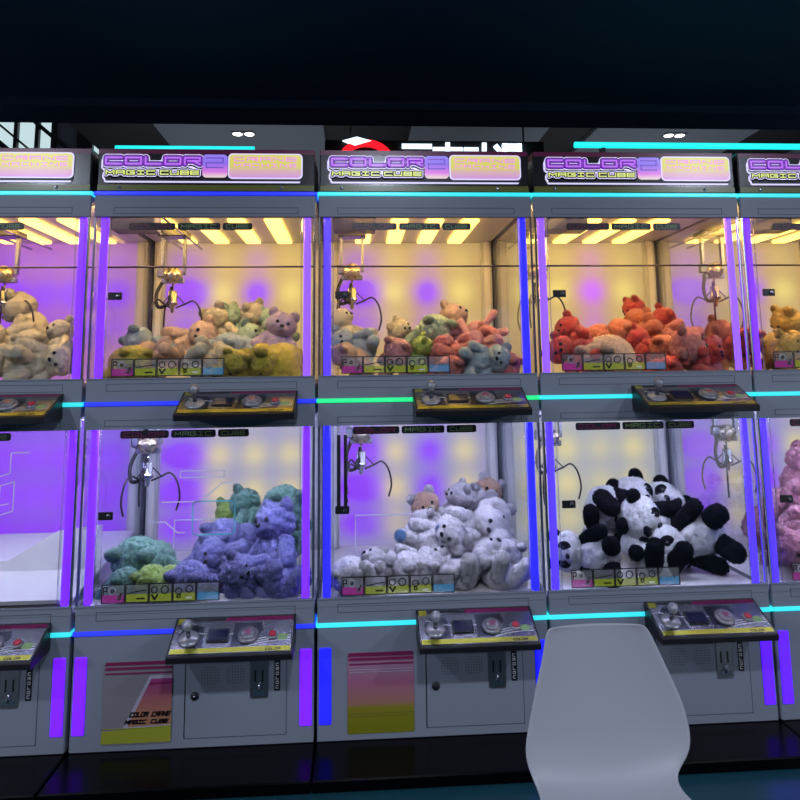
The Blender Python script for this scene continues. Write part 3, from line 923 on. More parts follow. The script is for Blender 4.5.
# ---------------------------------------------------------------- plush toys
BLOBS = {}
def fur_mesh(key, parts, amp, freq, mats):
    """one furry part made of a single ellipsoid or of a tapering limb, surface ruffled by noise"""
    if key in BLOBS: return BLOBS[key]
    mb = MB()
    for kind, *a in parts:
        if kind == 'e': mb.ball(a[0], a[1], mats, 56, 36)
        else:
            p, q, r0, r1 = a
            p, q = Vector(p), Vector(q)
            d = (q - p); L = d.length; d.normalize()
            prof = []
            for i in range(29):
                t = i / 28
                c = -r0 + t * (L + r0 + r1)
                if c < 0: rr = r0 * math.sqrt(max(0, 1 - (c / r0) ** 2))
                elif c > L: rr = r1 * math.sqrt(max(0, 1 - ((c - L) / r1) ** 2))
                else: rr = r0 + (r1 - r0) * c / L
                prof.append((max(rr, .003), c))
            mb.lathe(prof, p, d, mats, 32)
    me = mb.mesh(key)
    nrm = [v.normal.copy() for v in me.vertices]
    for v, n in zip(me.vertices, nrm):
        q = v.co * freq
        h = noise.noise(q) * 0.55 + noise.noise(q * 2.3 + Vector((7, 3, 1))) * 0.45 + abs(noise.noise(q * 4.1)) * 0.35
        v.co += n * (h * amp)
    me.update()
    if amp > 0.003:                      # raise every face into a small tuft so the surface reads as pile
        rnd = random.Random(len(key) * 7 + len(me.vertices))
        vs = [v.co.copy() for v in me.vertices]
        fs = []
        tl = min(0.020 + amp * 0.35, 0.036)
        for p in me.polygons:
            c = p.center.copy()
            d = p.normal + Vector((rnd.uniform(-.6, .6), rnd.uniform(-.6, .6), rnd.uniform(-.9, .3)))
            k = len(vs)
            vs.append(c + d.normalized() * tl * rnd.uniform(.35, 1.1))
            pv = list(p.vertices)
            if len(pv) > 8: fs.append(tuple(pv)); vs.pop(); continue
            for a_, b_ in zip(pv, pv[1:] + pv[:1]): fs.append((a_, b_, k))
        m2 = bpy.data.meshes.new(key)
        m2.from_pydata(vs, [], fs)
        m2.materials.append(MATS[mats])
        m2.polygons.foreach_set('use_smooth', [True] * len(fs))
        m2.update()
        bpy.data.meshes.remove(me)
        me = m2
    BLOBS[key] = me
    return me

def child(name, me, mat, root):
    o = bpy.data.objects.new(name, me)
    o.parent = root
    COL.objects.link(o)
    o.material_slots[0].link = 'OBJECT'
    o.material_slots[0].material = MATS[mat]
    return o

def plush(kind, color, loc, size, rot, label, group):
    root = empty('plush_bear' if kind != 'panda' else 'plush_panda', loc, tuple(R(a) for a in rot))
    if kind == 'bunny': root.name = 'plush_rabbit'
    if kind == 'round': root.name = 'plush_cushion_bear'
    root.scale = (size,) * 3
    tag(root, label, 'plush toy', group)
    cur = kind == 'curly'
    amp, fr = (.060, 13) if cur else (.034, 8)
    sfx = '_curly' if cur else ''
    main = 'fur_' + ('snow' if kind == 'panda' else color)
    limb = 'fur_black' if kind == 'panda' else main
    C = -.42
    def E(x, y, z): return (x, y, z + C)
    if kind == 'round':
        child('torso', fur_mesh('torso_round', [('e', E(0, 0, .36), (.34, .30, .36))], amp, fr, main), main, root)
        child('head', fur_mesh('head_round', [('e', E(0, -.05, .74), (.24, .22, .2))], amp, fr, main), main, root)
    else:
        child('torso', fur_mesh('torso' + sfx, [('e', E(0, 0, .30), (.24, .205, .28))], amp, fr, main), main, root)
        hk = 'head' + sfx
        hm = 'fur_tan' if kind == 'brownface' else main
        child('head', fur_mesh(hk, [('e', E(0, -.03, .70), (.255, .225, .215))], amp, fr, hm), hm, root)
    for s in (-1, 1):
        if kind == 'bunny':
            ear = fur_mesh('ear_long%d' % s, [('l', E(s * .09, 0, .86), E(s * .2, .08, 1.16), .05, .065)], amp * .5, fr, main)
        else:
            ear = fur_mesh('ear%d%s' % (s, sfx), [('e', E(s * .185, .0, .89), (.085, .055, .085))], amp * .5, fr, limb)
        child('ear', ear, limb, root)
        child('arm', fur_mesh('arm%d%s' % (s, sfx), [('l', E(s * .19, -.03, .46), E(s * .34, -.15, .25), .085, .085)], amp * .7, fr, limb), limb, root)
        lg = child('leg', fur_mesh('leg%d%s' % (s, sfx), [('l', E(s * .13, -.08, .12), E(s * .22, -.36, .10), .105, .105)], amp * .7, fr, limb), limb, root)
        padm = 'fur_blue' if kind == 'bluepaw' else 'fur_blush' if kind != 'panda' else 'fur_black'
        if kind == 'bluepaw':
            child('paw_pad', fur_mesh('pad%d' % s, [('e', E(s * .235, -.45, .10), (.085, .03, .085))], .004, fr, padm), padm, lg)
        child('eye', fur_mesh('eye%d' % s, [('e', E(s * .095, -.256, .735), (.030, .022, .032))], 0, 1, 'eye_black'), 'eye_black', root)
        if kind == 'panda':
            child('eye_patch', fur_mesh('patch%d' % s, [('e', E(s * .108, -.222, .725), (.070, .046, .088))], .002, 9, 'fur_black'), 'fur_black', root)
    child('snout', fur_mesh('snout' + sfx, [('e', E(0, -.215, .645), (.10, .085, .075))], .006, fr, main), main if kind != 'brownface' else 'fur_cream', root)
    child('nose', fur_mesh('nose', [('e', E(0, -.308, .672), (.040, .026, .030))], 0, 1, 'eye_black'), 'eye_black', root)
    return root

bpy.context.view_layer.update()
VCACHE = {}
def settle(root):
    """keep the toy inside its glass case and on the case floor"""
    rm = Matrix.LocRotScale(root.location, root.rotation_euler, root.scale)
    A = np.array(rm)
    P = []
    for o in root.children:
        if o.data.name not in VCACHE:
            q = np.empty(len(o.data.vertices) * 3); o.data.vertices.foreach_get('co', q)
            VCACHE[o.data.name] = q.reshape(-1, 3)
        P.append(VCACHE[o.data.name] @ A[:3, :3].T + A[:3, 3])
    P = np.concatenate(P)
    lo, hi = P.min(0), P.max(0)
    cx = min(CX, key=lambda c: abs(c - root.location.x))
    fl = (1.251 if root.location.z > 1.15 else .502) + DZ
    for i, (a, b_) in enumerate(((cx - .380, cx + .380), (.014, .725), (fl, 9))):
        ins = (.004, .004, .030 + (.24 * root.scale[0] if R(45) < root.rotation_euler.x < R(115) else 0))[i]           # a soft toy flattens where it lies
        root.location[i] += float(max(0, a - (lo[i] + ins)) - max(0, (hi[i] - ins) - b_))
    return root

PLUSH = [
 # cream plush bears in the upper case at far left
 ('cream plush bears in the upper case at far left', 'bear', 'cream', (-1.222, 0.5, 1.502), 0.27, (29, 0, -89), 'cream plush bear on top of the heap in the far-left upper case'),
 ('cream plush bears in the upper case at far left', 'bear', 'cream', (-1.233, 0.35, 1.401), 0.25, (0, -70, 30), 'cream plush bear lying sideways at left of the far-left upper heap'),
 ('cream plush bears in the upper case at far left', 'bear', 'cream', (-1.013, 0.3, 1.397), 0.2, (-16, -15, -33), 'small cream plush with a dark nose at right of the far-left upper heap'),
 ('cream plush bears in the upper case at far left', 'bear', 'cream', (-1.121, 0.34, 1.395), 0.22, (75, 0, 7), 'cream plush bear face down in the middle of the far-left upper heap'),
 ('cream plush bears in the upper case at far left', 'bear', 'cream', (-1.102, 0.13, 1.315), 0.22, (0, -80, -18), 'cream plush bear lying at front left of the far-left upper heap'),
 ('cream plush bears in the upper case at far left', 'bear', 'cream', (-0.997, 0.13, 1.314), 0.22, (0, 80, -5), 'cream plush bear lying at front right of the far-left upper heap'),
 # pastel plush bears in the upper case of the second machine
 ('pastel plush bears in the upper case of the second machine', 'round', 'yellow', (-0.716, 0.12, 1.321), 0.21, (70, 0, 28), 'yellow rounded plush at the left behind the instruction sticker of the second machine'),
 ('pastel plush bears in the upper case of the second machine', 'bear', 'paleblue', (-0.677, 0.3, 1.385), 0.22, (60, -30, -44), 'pale blue plush lying left of the claw wires in the second machine'),
 ('pastel plush bears in the upper case of the second machine', 'bear', 'peach', (-0.602, 0.2, 1.339), 0.2, (0, -80, -21), 'small peach plush lying behind the sticker in the upper second machine'),
 ('pastel plush bears in the upper case of the second machine', 'bear', 'peach', (-0.529, 0.36, 1.39), 0.25, (0, 60, -9), 'long peach plush sprawled towards the middle of the upper second machine'),
 ('pastel plush bears in the upper case of the second machine', 'bear', 'cream', (-0.418, 0.14, 1.329), 0.22, (0, 80, 46), 'cream plush stretched out just above the sticker in the upper second machine'),
 ('pastel plush bears in the upper case of the second machine', 'bear', 'cream', (-0.433, 0.5, 1.453), 0.22, (14, -20, -20), 'cream curly plush at the left peak of the upper heap in the second machine'),
 ('pastel plush bears in the upper case of the second machine', 'bear', 'mint', (-0.379, 0.55, 1.464), 0.22, (13, 10, -108), 'pale mint plush at the peak of the upper heap in the second machine'),
 ('pastel plush bears in the upper case of the second machine', 'bear', 'cream', (-0.289, 0.55, 1.472), 0.22, (-5, 20, -127), 'cream plush right of the peak of the upper heap in the second machine'),
 ('pastel plush bears in the upper case of the second machine', 'bear', 'mint', (-0.219, 0.5, 1.46), 0.2, (-32, 20, 52), 'pale mint plush at the right crest of the upper heap in the second machine'),
 ('pastel plush bears in the upper case of the second machine', 'bear', 'lilac', (-0.179, 0.33, 1.405), 0.23, (0, 15, 10), 'lilac plush with two dark eyes facing out at right of the upper second machine'),
 ('pastel plush bears in the upper case of the second machine', 'bear', 'paleblue', (-0.32, 0.3, 1.374), 0.24, (80, 0, -33), 'blue-grey plush face down in the centre of the upper heap in the second machine'),
 ('pastel plush bears in the upper case of the second machine', 'bear', 'mint', (-0.266, 0.42, 1.398), 0.21, (0, -60, 41), 'mint plush wedged between the lilac and blue-grey ones in the second machine'),
 ('pastel plush bears in the upper case of the second machine', 'round', 'yellow', (-0.308, 0.1, 1.301), 0.19, (60, 20, 4), 'yellow rounded plush at front centre of the upper second machine'),
 ('pastel plush bears in the upper case of the second machine', 'round', 'yellow', (-0.145, 0.13, 1.307), 0.26, (70, 0, -50), 'largest yellow rounded plush at front right of the upper second machine'),
 # pink and green plush toys in the upper case of the third machine
 ('pink and green plush toys in the upper case of the third machine', 'bear', 'cream', (0.101, 0.36, 1.44), 0.2, (-34, -10, 76), 'cream plush on top of the small left heap in the upper third machine'),
 ('pink and green plush toys in the upper case of the third machine', 'bear', 'paleblue', (0.087, 0.26, 1.376), 0.2, (0, -70, -5), 'pale blue plush in the small left heap of the upper third machine'),
 ('pink and green plush toys in the upper case of the third machine', 'bear', 'peach', (0.13, 0.18, 1.331), 0.19, (70, 0, -47), 'peach plush at the bottom of the small left heap in the upper third machine'),
 ('pink and green plush toys in the upper case of the third machine', 'bear', 'cream', (0.344, 0.5, 1.403), 0.2, (-17, -30, 61), 'cream plush at the left slope of the main heap in the upper third machine'),
 ('pink and green plush toys in the upper case of the third machine', 'bear', 'mint', (0.452, 0.45, 1.434), 0.26, (70, 10, 11), 'large mint green plush at the peak in the upper third machine'),
 ('pink and green plush toys in the upper case of the third machine', 'bear', 'peach', (0.574, 0.52, 1.454), 0.24, (-25, 15, 45), 'peach plush at the right of the mint one in the upper third machine'),
 ('pink and green plush toys in the upper case of the third machine', 'bunny', 'pink', (0.631, 0.4, 1.396), 0.22, (0, 60, -6), 'pink rabbit plush with long ears lying right of the peak in the upper third machine'),
 ('pink and green plush toys in the upper case of the third machine', 'bear', 'pink', (0.31, 0.25, 1.338), 0.2, (60, 20, -21), 'pink plush curled at left of the main heap in the upper third machine'),
 ('pink and green plush toys in the upper case of the third machine', 'bear', 'lime', (0.379, 0.22, 1.332), 0.17, (15, -20, 89), 'small lime green plush in the middle of the upper third machine'),
 ('pink and green plush toys in the upper case of the third machine', 'bear', 'coral', (0.453, 0.22, 1.324), 0.22, (0, -75, -49), 'coral plush lying below the mint one in the upper third machine'),
 ('pink and green plush toys in the upper case of the third machine', 'bear', 'coral', (0.558, 0.26, 1.339), 0.22, (0, 75, 62), 'coral plush lying in the centre right of the upper third machine'),
 ('pink and green plush toys in the upper case of the third machine', 'bunny', 'pink', (0.654, 0.26, 1.342), 0.24, (0, -60, -42), 'pink rabbit plush sprawled across the front right of the upper third machine'),
 ('pink and green plush toys in the upper case of the third machine', 'bear', 'coral', (0.748, 0.34, 1.347), 0.22, (31, 20, -88), 'coral plush leaning by the right glass in the upper third machine'),
 ('pink and green plush toys in the upper case of the third machine', 'bear', 'coral', (0.495, 0.1, 1.288), 0.18, (80, 0, -9), 'coral plush at front centre right of the sticker in the upper third machine'),
 ('pink and green plush toys in the upper case of the third machine', 'bear', 'paleblue', (0.619, 0.1, 1.286), 0.19, (0, 80, -14), 'grey-blue plush lying at front right of the upper third machine'),
 ('pink and green plush toys in the upper case of the third machine', 'bear', 'coral', (0.719, 0.14, 1.293), 0.2, (80, 0, 58), 'coral plush in the front right corner of the upper third machine'),
 # orange plush toys in the upper case of the fourth machine
 ('orange plush toys in the upper case of the fourth machine', 'bear', 'red', (1.058, 0.36, 1.406), 0.21, (11, -40, -69), 'red plush with raised paws at left of the orange heap'),
 ('orange plush toys in the upper case of the fourth machine', 'bear', 'orange', (1.188, 0.4, 1.416), 0.25, (75, 0, 60), 'orange plush lying face down at left of the orange heap'),
 ('orange plush toys in the upper case of the fourth machine', 'round', 'peach', (1.113, 0.16, 1.326), 0.27, (80, 0, -42), 'big pale peach rounded plush at the front of the orange heap'),
 ('orange plush toys in the upper case of the fourth machine', 'bear', 'red', (0.979, 0.16, 1.32), 0.21, (0, -60, -18), 'red plush at front left of the orange heap'),
 ('orange plush toys in the upper case of the fourth machine', 'bear', 'orange', (1.338, 0.5, 1.446), 0.22, (39, 0, 102), 'orange plush near the peak of the orange heap'),
 ('orange plush toys in the upper case of the fourth machine', 'bear', 'red', (1.429, 0.58, 1.504), 0.2, (29, 0, -81), 'red plush standing at the very peak of the orange heap'),
 ('orange plush toys in the upper case of the fourth machine', 'bear', 'orange', (1.42, 0.46, 1.429), 0.24, (0, 70, 31), 'orange plush stretched out right below the peak of the orange heap'),
 ('orange plush toys in the upper case of the fourth machine', 'bear', 'red', (1.511, 0.5, 1.457), 0.2, (31, 30, -70), 'red plush at the right crest of the orange heap'),
 ('orange plush toys in the upper case of the fourth machine', 'bear', 'coral', (1.528, 0.42, 1.396), 0.24, (0, 70, 68), 'coral plush lying on the right slope of the orange heap'),
 ('orange plush toys in the upper case of the fourth machine', 'bear', 'red', (1.304, 0.28, 1.351), 0.2, (-19, 30, 94), 'red plush between the big peach one and the coral ones of the orange heap'),
 ('orange plush toys in the upper case of the fourth machine', 'bear', 'orange', (1.374, 0.25, 1.342), 0.23, (75, 20, -18), 'orange plush face down in the middle of the orange heap'),
 ('orange plush toys in the upper case of the fourth machine', 'bear', 'coral', (1.429, 0.14, 1.299), 0.25, (0, -75, 57), 'coral plush lying at front right of the orange heap'),
 ('orange plush toys in the upper case of the fourth machine', 'bear', 'orange', (1.621, 0.38, 1.368), 0.23, (-18, -30, 71), 'orange plush leaning at the right end of the orange heap'),
 ('orange plush toys in the upper case of the fourth machine', 'bear', 'red', (1.649, 0.3, 1.373), 0.21, (70, 0, 13), 'red plush in the right corner of the orange heap'),
 ('orange plush toys in the upper case of the fourth machine', 'bear', 'red', (1.302, 0.1, 1.274), 0.18, (80, 0, 24), 'red plush at front just right of the sticker under the orange heap'),
 ('orange plush toys in the upper case of the fourth machine', 'bear', 'red', (1.545, 0.12, 1.282), 0.2, (0, 70, 24), 'red plush at the far front right corner of the orange heap'),
 # yellow plush bears in the upper case at far right
 ('yellow plush bears in the upper case at far right', 'bear', 'gold', (2.106, 0.5, 1.425), 0.26, (35, 10, -90), 'golden plush bear on top of the far-right upper heap'),
 ('yellow plush bears in the upper case at far right', 'bear', 'gold', (1.935, 0.35, 1.347), 0.24, (70, -10, -46), 'golden plush bear face down at left of the far-right upper heap'),
 ('yellow plush bears in the upper case at far right', 'bear', 'gold', (1.981, 0.3, 1.336), 0.24, (0, 70, 11), 'golden plush bear lying in the middle of the far-right upper heap'),
 ('yellow plush bears in the upper case at far right', 'bear', 'gold', (1.808, 0.13, 1.279), 0.22, (0, -70, 47), 'golden plush bear at the front of the far-right upper heap'),
 # lavender and green plush bears in the lower case of the second machine
 ('lavender and green plush bears in the lower case of the second machine', 'curly', 'green', (-0.662, 0.3, 0.565), 0.33, (70, 0, -10), 'large mint green fluffy plush turned away at left of the lower second machine'),
 ('lavender and green plush bears in the lower case of the second machine', 'curly', 'lime', (-0.539, 0.14, 0.555), 0.22, (75, 0, -36), 'bright lime green fluffy plush in front of the large mint one'),
 ('lavender and green plush bears in the lower case of the second machine', 'curly', 'green', (-0.715, 0.15, 0.548), 0.2, (70, 0, 26), 'small green fluffy plush in the left corner of the lower second machine'),
 ('lavender and green plush bears in the lower case of the second machine', 'curly', 'lavender', (-0.427, 0.17, 0.554), 0.25, (75, 0, -17), 'lavender fluffy plush face down beside the lime green one'),
 ('lavender and green plush bears in the lower case of the second machine', 'curly', 'lavender', (-0.332, 0.2, 0.553), 0.24, (0, -70, -12), 'lavender fluffy plush lying at front centre of the lower second machine'),
 ('lavender and green plush bears in the lower case of the second machine', 'curly', 'lavender', (-0.423, 0.42, 0.587), 0.28, (75, 0, 37), 'lavender fluffy plush at the left edge of the big heap in the lower second machine'),
 ('lavender and green plush bears in the lower case of the second machine', 'curly', 'lavender', (-0.322, 0.45, 0.615), 0.3, (70, 10, -49), 'lavender fluffy plush in the middle of the big heap in the lower second machine'),
 ('lavender and green plush bears in the lower case of the second machine', 'curly', 'lavender', (-0.164, 0.27, 0.63), 0.3, (-8, -10, -42), 'lavender plush bear with a visible face sitting at right of the lower second machine'),
 ('lavender and green plush bears in the lower case of the second machine', 'curly', 'lavender', (-0.259, 0.1, 0.548), 0.2, (0, -60, 53), 'lavender plush with round paws at front right of centre in the lower second machine'),
 ('lavender and green plush bears in the lower case of the second machine', 'curly', 'lavender', (-0.109, 0.1, 0.543), 0.24, (-70, 15, 15), 'lavender plush lying on its back in the front right corner of the lower second machine'),
 ('lavender and green plush bears in the lower case of the second machine', 'curly', 'green', (-0.183, 0.55, 0.701), 0.33, (60, 0, 18), 'dark green fluffy plush on top of the right heap in the lower second machine'),
 ('lavender and green plush bears in the lower case of the second machine', 'curly', 'green', (-0.305, 0.6, 0.67), 0.26, (31, -20, -109), 'green fluffy plush at the crest behind the lavender heap'),
 ('lavender and green plush bears in the lower case of the second machine', 'curly', 'lime', (-0.408, 0.62, 0.628), 0.22, (-26, 20, 47), 'pale green plush at the left crest behind the lavender heap'),
 ('lavender and green plush bears in the lower case of the second machine', 'curly', 'green', (-0.181, 0.46, 0.648), 0.2, (0, -40, 20), 'small pale green plush tucked above the lavender bear with the face'),
 # white plush bears with blue paws in the lower case of the third machine
 ('white plush bears with blue paws in the lower case of the third machine', 'bear', 'white', (0.109, 0.14, 0.563), 0.23, (80, 0, -7), 'white plush bear face down by the left glass in the lower third machine'),
 ('white plush bears with blue paws in the lower case of the third machine', 'bear', 'white', (0.192, 0.14, 0.553), 0.2, (-60, -30, -29), 'white plush bear second from the left glass along the front row of white plush'),
 ('white plush bears with blue paws in the lower case of the third machine', 'bear', 'white', (0.271, 0.2, 0.563), 0.24, (80, 0, 48), 'white plush bear third from the left glass along the front row of white plush'),
 ('white plush bears with blue paws in the lower case of the third machine', 'bear', 'white', (0.345, 0.2, 0.547), 0.2, (0, 80, -13), 'white plush bear lying in the gap left of the heap in the lower third machine'),
 ('white plush bears with blue paws in the lower case of the third machine', 'bear', 'white', (0.411, 0.22, 0.554), 0.23, (75, 0, -20), 'white plush bear at the front left foot of the white heap'),
 ('white plush bears with blue paws in the lower case of the third machine', 'bear', 'white', (0.483, 0.14, 0.552), 0.23, (-75, 0, 55), 'white plush bear on its back with feet out at front centre of the white heap'),
 ('white plush bears with blue paws in the lower case of the third machine', 'bear', 'white', (0.66, 0.14, 0.553), 0.25, (-65, 20, 19), 'white plush bear with feet out at the front right of the white heap'),
 ('white plush bears with blue paws in the lower case of the third machine', 'bear', 'white', (0.751, 0.26, 0.555), 0.24, (60, 0, 32), 'white plush bear at the right end of the white heap'),
 ('white plush bears with blue paws in the lower case of the third machine', 'bear', 'white', (0.611, 0.28, 0.569), 0.25, (0, 70, -5), 'white plush bear lying deep in the centre of the white heap'),
 ('white plush bears with blue paws in the lower case of the third machine', 'bear', 'white', (0.381, 0.42, 0.642), 0.21, (27, -15, 94), 'white plush bear at the left shoulder of the white heap'),
 ('white plush bears with blue paws in the lower case of the third machine', 'brownface', 'white', (0.442, 0.45, 0.681), 0.22, (0, -25, 10), 'plush bear with a tan face at the upper left of the white heap'),
 ('white plush bears with blue paws in the lower case of the third machine', 'bluepaw', 'white', (0.44, 0.26, 0.634), 0.25, (-20, 60, -48), 'white plush bear with a round blue paw in the middle left of the white heap'),
 ('white plush bears with blue paws in the lower case of the third machine', 'bluepaw', 'white', (0.581, 0.32, 0.654), 0.28, (0, 72, -6), 'white plush bear stretched across the middle of the white heap with blue paws'),
 ('white plush bears with blue paws in the lower case of the third machine', 'bluepaw', 'white', (0.721, 0.36, 0.657), 0.25, (0, 35, -5), 'white plush bear with face and blue paw at upper right of the white heap'),
 ('white plush bears with blue paws in the lower case of the third machine', 'bear', 'white', (0.565, 0.5, 0.7), 0.22, (-13, 10, -84), 'white plush bear upright near the top of the white heap'),
 ('white plush bears with blue paws in the lower case of the third machine', 'bear', 'white', (0.662, 0.52, 0.702), 0.22, (32, -10, -56), 'white plush bear second from the right along the top of the white heap'),
 ('white plush bears with blue paws in the lower case of the third machine', 'brownface', 'white', (0.756, 0.56, 0.713), 0.22, (0, 25, 0), 'plush bear with a tan face at the top right of the white heap'),
 ('white plush bears with blue paws in the lower case of the third machine', 'bear', 'white', (0.615, 0.62, 0.727), 0.23, (70, 0, -25), 'white plush bear face down at the very top of the white heap'),
 ('white plush bears with blue paws in the lower case of the third machine', 'bear', 'white', (0.747, 0.42, 0.562), 0.23, (0, -60, 0), 'white plush bear leaning below the upper right face of the white heap'),
 # panda plush toys in the lower case of the fourth machine
 ('panda plush toys in the lower case of the fourth machine', 'panda', 'panda', (1.168, 0.47, 0.662), 0.32, (-15, 180, 20), 'panda plush upside down with black legs up at the left of the pile'),
 ('panda plush toys in the lower case of the fourth machine', 'panda', 'panda', (1.347, 0.52, 0.644), 0.34, (-12, -16, 18), 'panda plush with its face up at the back centre of the pile'),
 ('panda plush toys in the lower case of the fourth machine', 'panda', 'panda', (1.312, 0.36, 0.606), 0.33, (15, -60, 20), 'panda plush with a tilted head in the middle front of the pile'),
 ('panda plush toys in the lower case of the fourth machine', 'panda', 'panda', (1.531, 0.5, 0.643), 0.34, (-35, 40, -35), 'panda plush with head thrown back at the top right of the pile'),
 ('panda plush toys in the lower case of the fourth machine', 'panda', 'panda', (1.459, 0.24, 0.547), 0.33, (20, -110, -25), 'panda plush lying with round white belly and black legs to the right'),
 ('panda plush toys in the lower case of the fourth machine', 'panda', 'panda', (1.005, 0.17, 0.549), 0.27, (-35, -88, 10), 'panda plush lying flat at the front left corner with head to the left'),
 ('panda plush toys in the lower case of the fourth machine', 'panda', 'panda', (1.259, 0.23, 0.53), 0.28, (-70, 10, 10), 'panda plush on its back with black feet towards the glass at front centre'),
 # pink plush bears in the lower case at far right
 ('pink plush bears in the lower case at far right', 'curly', 'rose', (2.079, 0.55, 0.798), 0.26, (12, -10, 89), 'pink plush bear at the top of the far-right lower heap'),
 ('pink plush bears in the lower case at far right', 'curly', 'rose', (1.958, 0.45, 0.716), 0.26, (60, 0, 18), 'pink plush bear face down second from the top of the far-right lower heap'),
 ('pink plush bears in the lower case at far right', 'curly', 'rose', (1.939, 0.35, 0.643), 0.26, (0, 60, 29), 'pink plush bear lying halfway up the far-right lower heap'),
 ('pink plush bears in the lower case at far right', 'curly', 'rose', (1.838, 0.25, 0.571), 0.25, (70, 0, -5), 'pink plush bear face down low in the far-right lower heap'),
 ('pink plush bears in the lower case at far right', 'curly', 'rose', (1.794, 0.14, 0.519), 0.24, (0, -70, 22), 'pink plush bear lying at the front of the far-right lower heap'),
 ('pink plush bears in the lower case at far right', 'curly', 'rose', (1.878, 0.5, 0.523), 0.24, (31, -30, 94), 'pink plush bear by the left glass of the far-right lower case'),
]

for g_, kind, color, loc, size, rot, label in PLUSH:
    settle(plush(kind, color, (loc[0], loc[1], loc[2] + DZ), size, rot, label, g_))

# ---------------------------------------------------------------- chair
ch = empty('chair', (.645, -1.17, 0))
tag(ch, 'white moulded plastic chair with a waisted back, standing in front of the machines', 'chair')
def shell():
    rows = [(-0.930, 0.691, 0.5582, 0.7558), (-0.930, 0.687, 0.5470, 0.7667), (-0.932, 0.675, 0.5410, 0.7753), (-0.940, 0.635, 0.5314, 0.7913),
            (-0.950, 0.589, 0.5138, 0.8094), (-0.962, 0.545, 0.4984, 0.8256), (-0.972, 0.510, 0.4868, 0.8305), (-0.982, 0.483, 0.4773, 0.8293),
            (-0.992, 0.461, 0.4757, 0.8204), (-1.002, 0.444, 0.4807, 0.7996), (-1.014, 0.430, 0.4859, 0.7801), (-1.030, 0.419, 0.4905, 0.7778),
            (-1.050, 0.411, 0.4900, 0.7827), (-1.10, 0.402, 0.470, 0.803), (-1.20, 0.398, 0.445, 0.838), (-1.32, 0.400, 0.440, 0.846), (-1.40, 0.394, 0.455, 0.832), (-1.44, 0.376, 0.485, 0.805)]
    n = 12
    top, bot = [], []
    th = .009
    for i, (y, z, a, b) in enumerate(rows):
        p, q = rows[max(i - 1, 0)], rows[min(i + 1, len(rows) - 1)]
        t = Vector((0, q[0] - p[0], q[1] - p[1])).normalized()
        nn = Vector((0, -t.z, t.y))
        for k in range(n + 1):
            u = k / n
            bow = (1 - (2 * u - 1) ** 2) * .016
            c = Vector((a + (b - a) * u, y, z)) + nn * bow
            top.append(c + nn * th / 2); bot.append(c - nn * th / 2)
    m = MB()
    N = len(rows); w = n + 1
    fs = []
    for i in range(N - 1):
        for k in range(n):
            a = i * w + k
            fs.append((a, a + 1, a + w + 1, a + w))
            o = N * w
            fs.append((o + a, o + a + w, o + a + w + 1, o + a + 1))
    o = N * w
    for i in range(N - 1):
        for k in (0, n):
            a = i * w + k
            fs.append((a, a + w, o + a + w, o + a))
    for k in range(n):
        for i in (0, N - 1):
            a = i * w + k
            fs.append((a, a + 1, o + a + 1, o + a))
    m.add([(p.x - .645, p.y + 1.17, p.z) for p in top + bot], fs, 'chair_plastic', True)
    return m
so = shell().build('seat_shell', ch, 0)
import bmesh
bm = bmesh.new(); bm.from_mesh(so.data); bmesh.ops.recalc_face_normals(bm, faces=bm.faces); bm.to_mesh(so.data); bm.free()
md = so.modifiers.new('smooth', 'SUBSURF'); md.levels = 1; md.render_levels = 2
for sx in (-1, 1):
    for sy in (-1, 1):
        l = MB()
        l.tube(curve_pts([(sx * .05, sy * .03, .375), (sx * .12, sy * .09, .368), (sx * .165, sy * .135, .30), (sx * .21, sy * .19, .008)]), .009, 'chrome', 12)
        l.lathe([(.012, 0), (.012, .010), (.009, .014)], (sx * .211, sy * .191, 0), (0, 0, 1), 'black_plastic', 12)
        l.build('leg', ch, 0)

# ---------------------------------------------------------------- lights and sign beyond the row
def neon(x0, x1, y, z, label):
    n = MB().tube([(x0, y, z), (x1, y, z)], .0125, 'neon_cyan', 14)
    for x in (x0 + .12, x1 - .12):
        n.box(x - .008, x + .008, y - .004, y + .030, 2.064, z, 'black_plastic')
    o = n.build('neon_tube', None, 0)
    tag(o, label, 'neon tube', 'cyan neon tubes above the headers')
neon(-.80, -.262, .20, 2.128, 'shorter cyan neon tube above the header of the second machine')
neon(1.035, 2.35, .20, 2.158, 'longer cyan neon tube above the headers at right')
sg = empty('shop_sign', (1.0, 4.0, 3.06))
tag(sg, 'lit white shop sign with a red arc hanging beyond the machines', 'sign')
bd = MB().box(-1.15, 1.0, .03, .08, -.08, .42, 'hall_dark', .01)
for x in (-.9, .8):
    bd.tube([(x, .05, .40), (x, .05, 1.56)], .01, 'hall_dark', 8)
bd.build('sign_board', sg, 0)
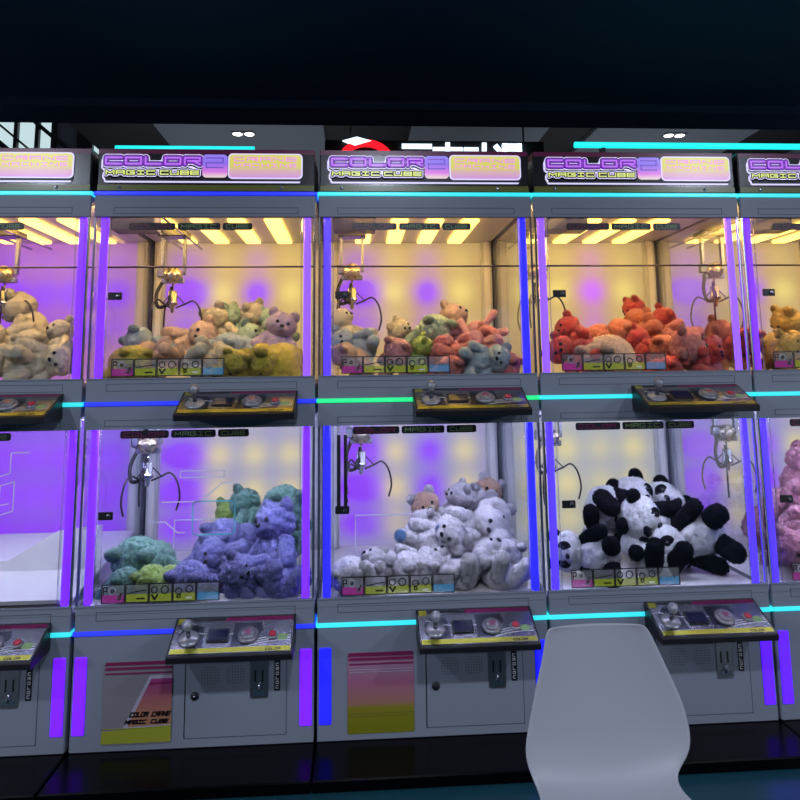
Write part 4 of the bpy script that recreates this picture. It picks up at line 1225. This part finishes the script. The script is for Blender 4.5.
def char_mesh(ch_, x, z, w, h):
    """one heavy sign character built from straight strokes"""
    S = {'three': [[(0, .95), (1, .95)], [(.1, .5), (.9, .5)], [(0, .02), (1, .02)]],
         'luck': [[(0, .86), (1, .86)], [(.5, 1.0), (.5, .62)], [(.08, .62), (.92, .62)], [(.2, .40), (.8, .40), (.8, .02), (.2, .02), (.2, .40)]],
         'move': [[(.02, .86), (.42, .86)], [(0, .62), (.46, .62)], [(.22, .62), (.05, .12), (.42, .22)], [(.52, .72), (1, .72), (.96, .05), (.84, .08)], [(.74, 1.0), (.72, .5), (.52, .02)]],
         'flow': [[(.02, .95), (.14, .84)], [(0, .66), (.12, .56)], [(.02, .05), (.18, .36)], [(.34, .98), (.92, .98), (.92, .68), (.34, .68), (.34, .98)], [(.34, .83), (.92, .83)],
                  [(.28, .56), (.98, .56), (.98, .38), (.28, .38), (.28, .56)], [(.34, .26), (.86, .26), (.3, .0)], [(.44, .22), (.96, .0)]]}[ch_]
    m = MB()
    stroke(m, S, x, z, w, h, .042, FF(.025), 0, .035, 'sign_white', 0, False)
    return m
for i, k in enumerate(('three', 'luck', 'move', 'flow')):
    char_mesh(k, -.385 + .300 * i, .02, .25, .35).build('character', sg, 0)
rl = MB()
arc = [(-.755 + .25 * math.cos(R(a)), .16 + .22 * math.sin(R(a))) for a in range(20, 166, 8)]
stroke(rl, [arc], 0, 0, 1, 1, .07, FF(.025), 0, .03, 'sign_red')
rl.build('red_arc', sg, 0)
rl = MB()
rl.prism([(-.98, .40), (-.84, .44), (-.70, .40), (-.86, .35)], 0, .03, FF(.02), 'sign_white')
rl.build('white_diamond', sg, 0)
def downlight(x, y, label):
    m = MB()
    m.box(x - .16, x + .16, y - .09, y + .09, 4.545, 4.559, 'hall_ceiling', .004)
    o = m.build('downlight', None, 0)
    tag(o, label, 'ceiling light', 'twin downlights in the far ceiling')
    for s in (-1, 1):
        b = MB().lathe([(.066, 0), (.060, .006)], (x + s * .08, y, 4.545), (0, 0, -1), 'downlight', 16)
        b.build('lamp', o, 0)
downlight(-1.4, 6.95, 'twin downlight in the far ceiling above the second machine')
downlight(4.7, 6.85, 'twin downlight in the far ceiling above the fourth machine')
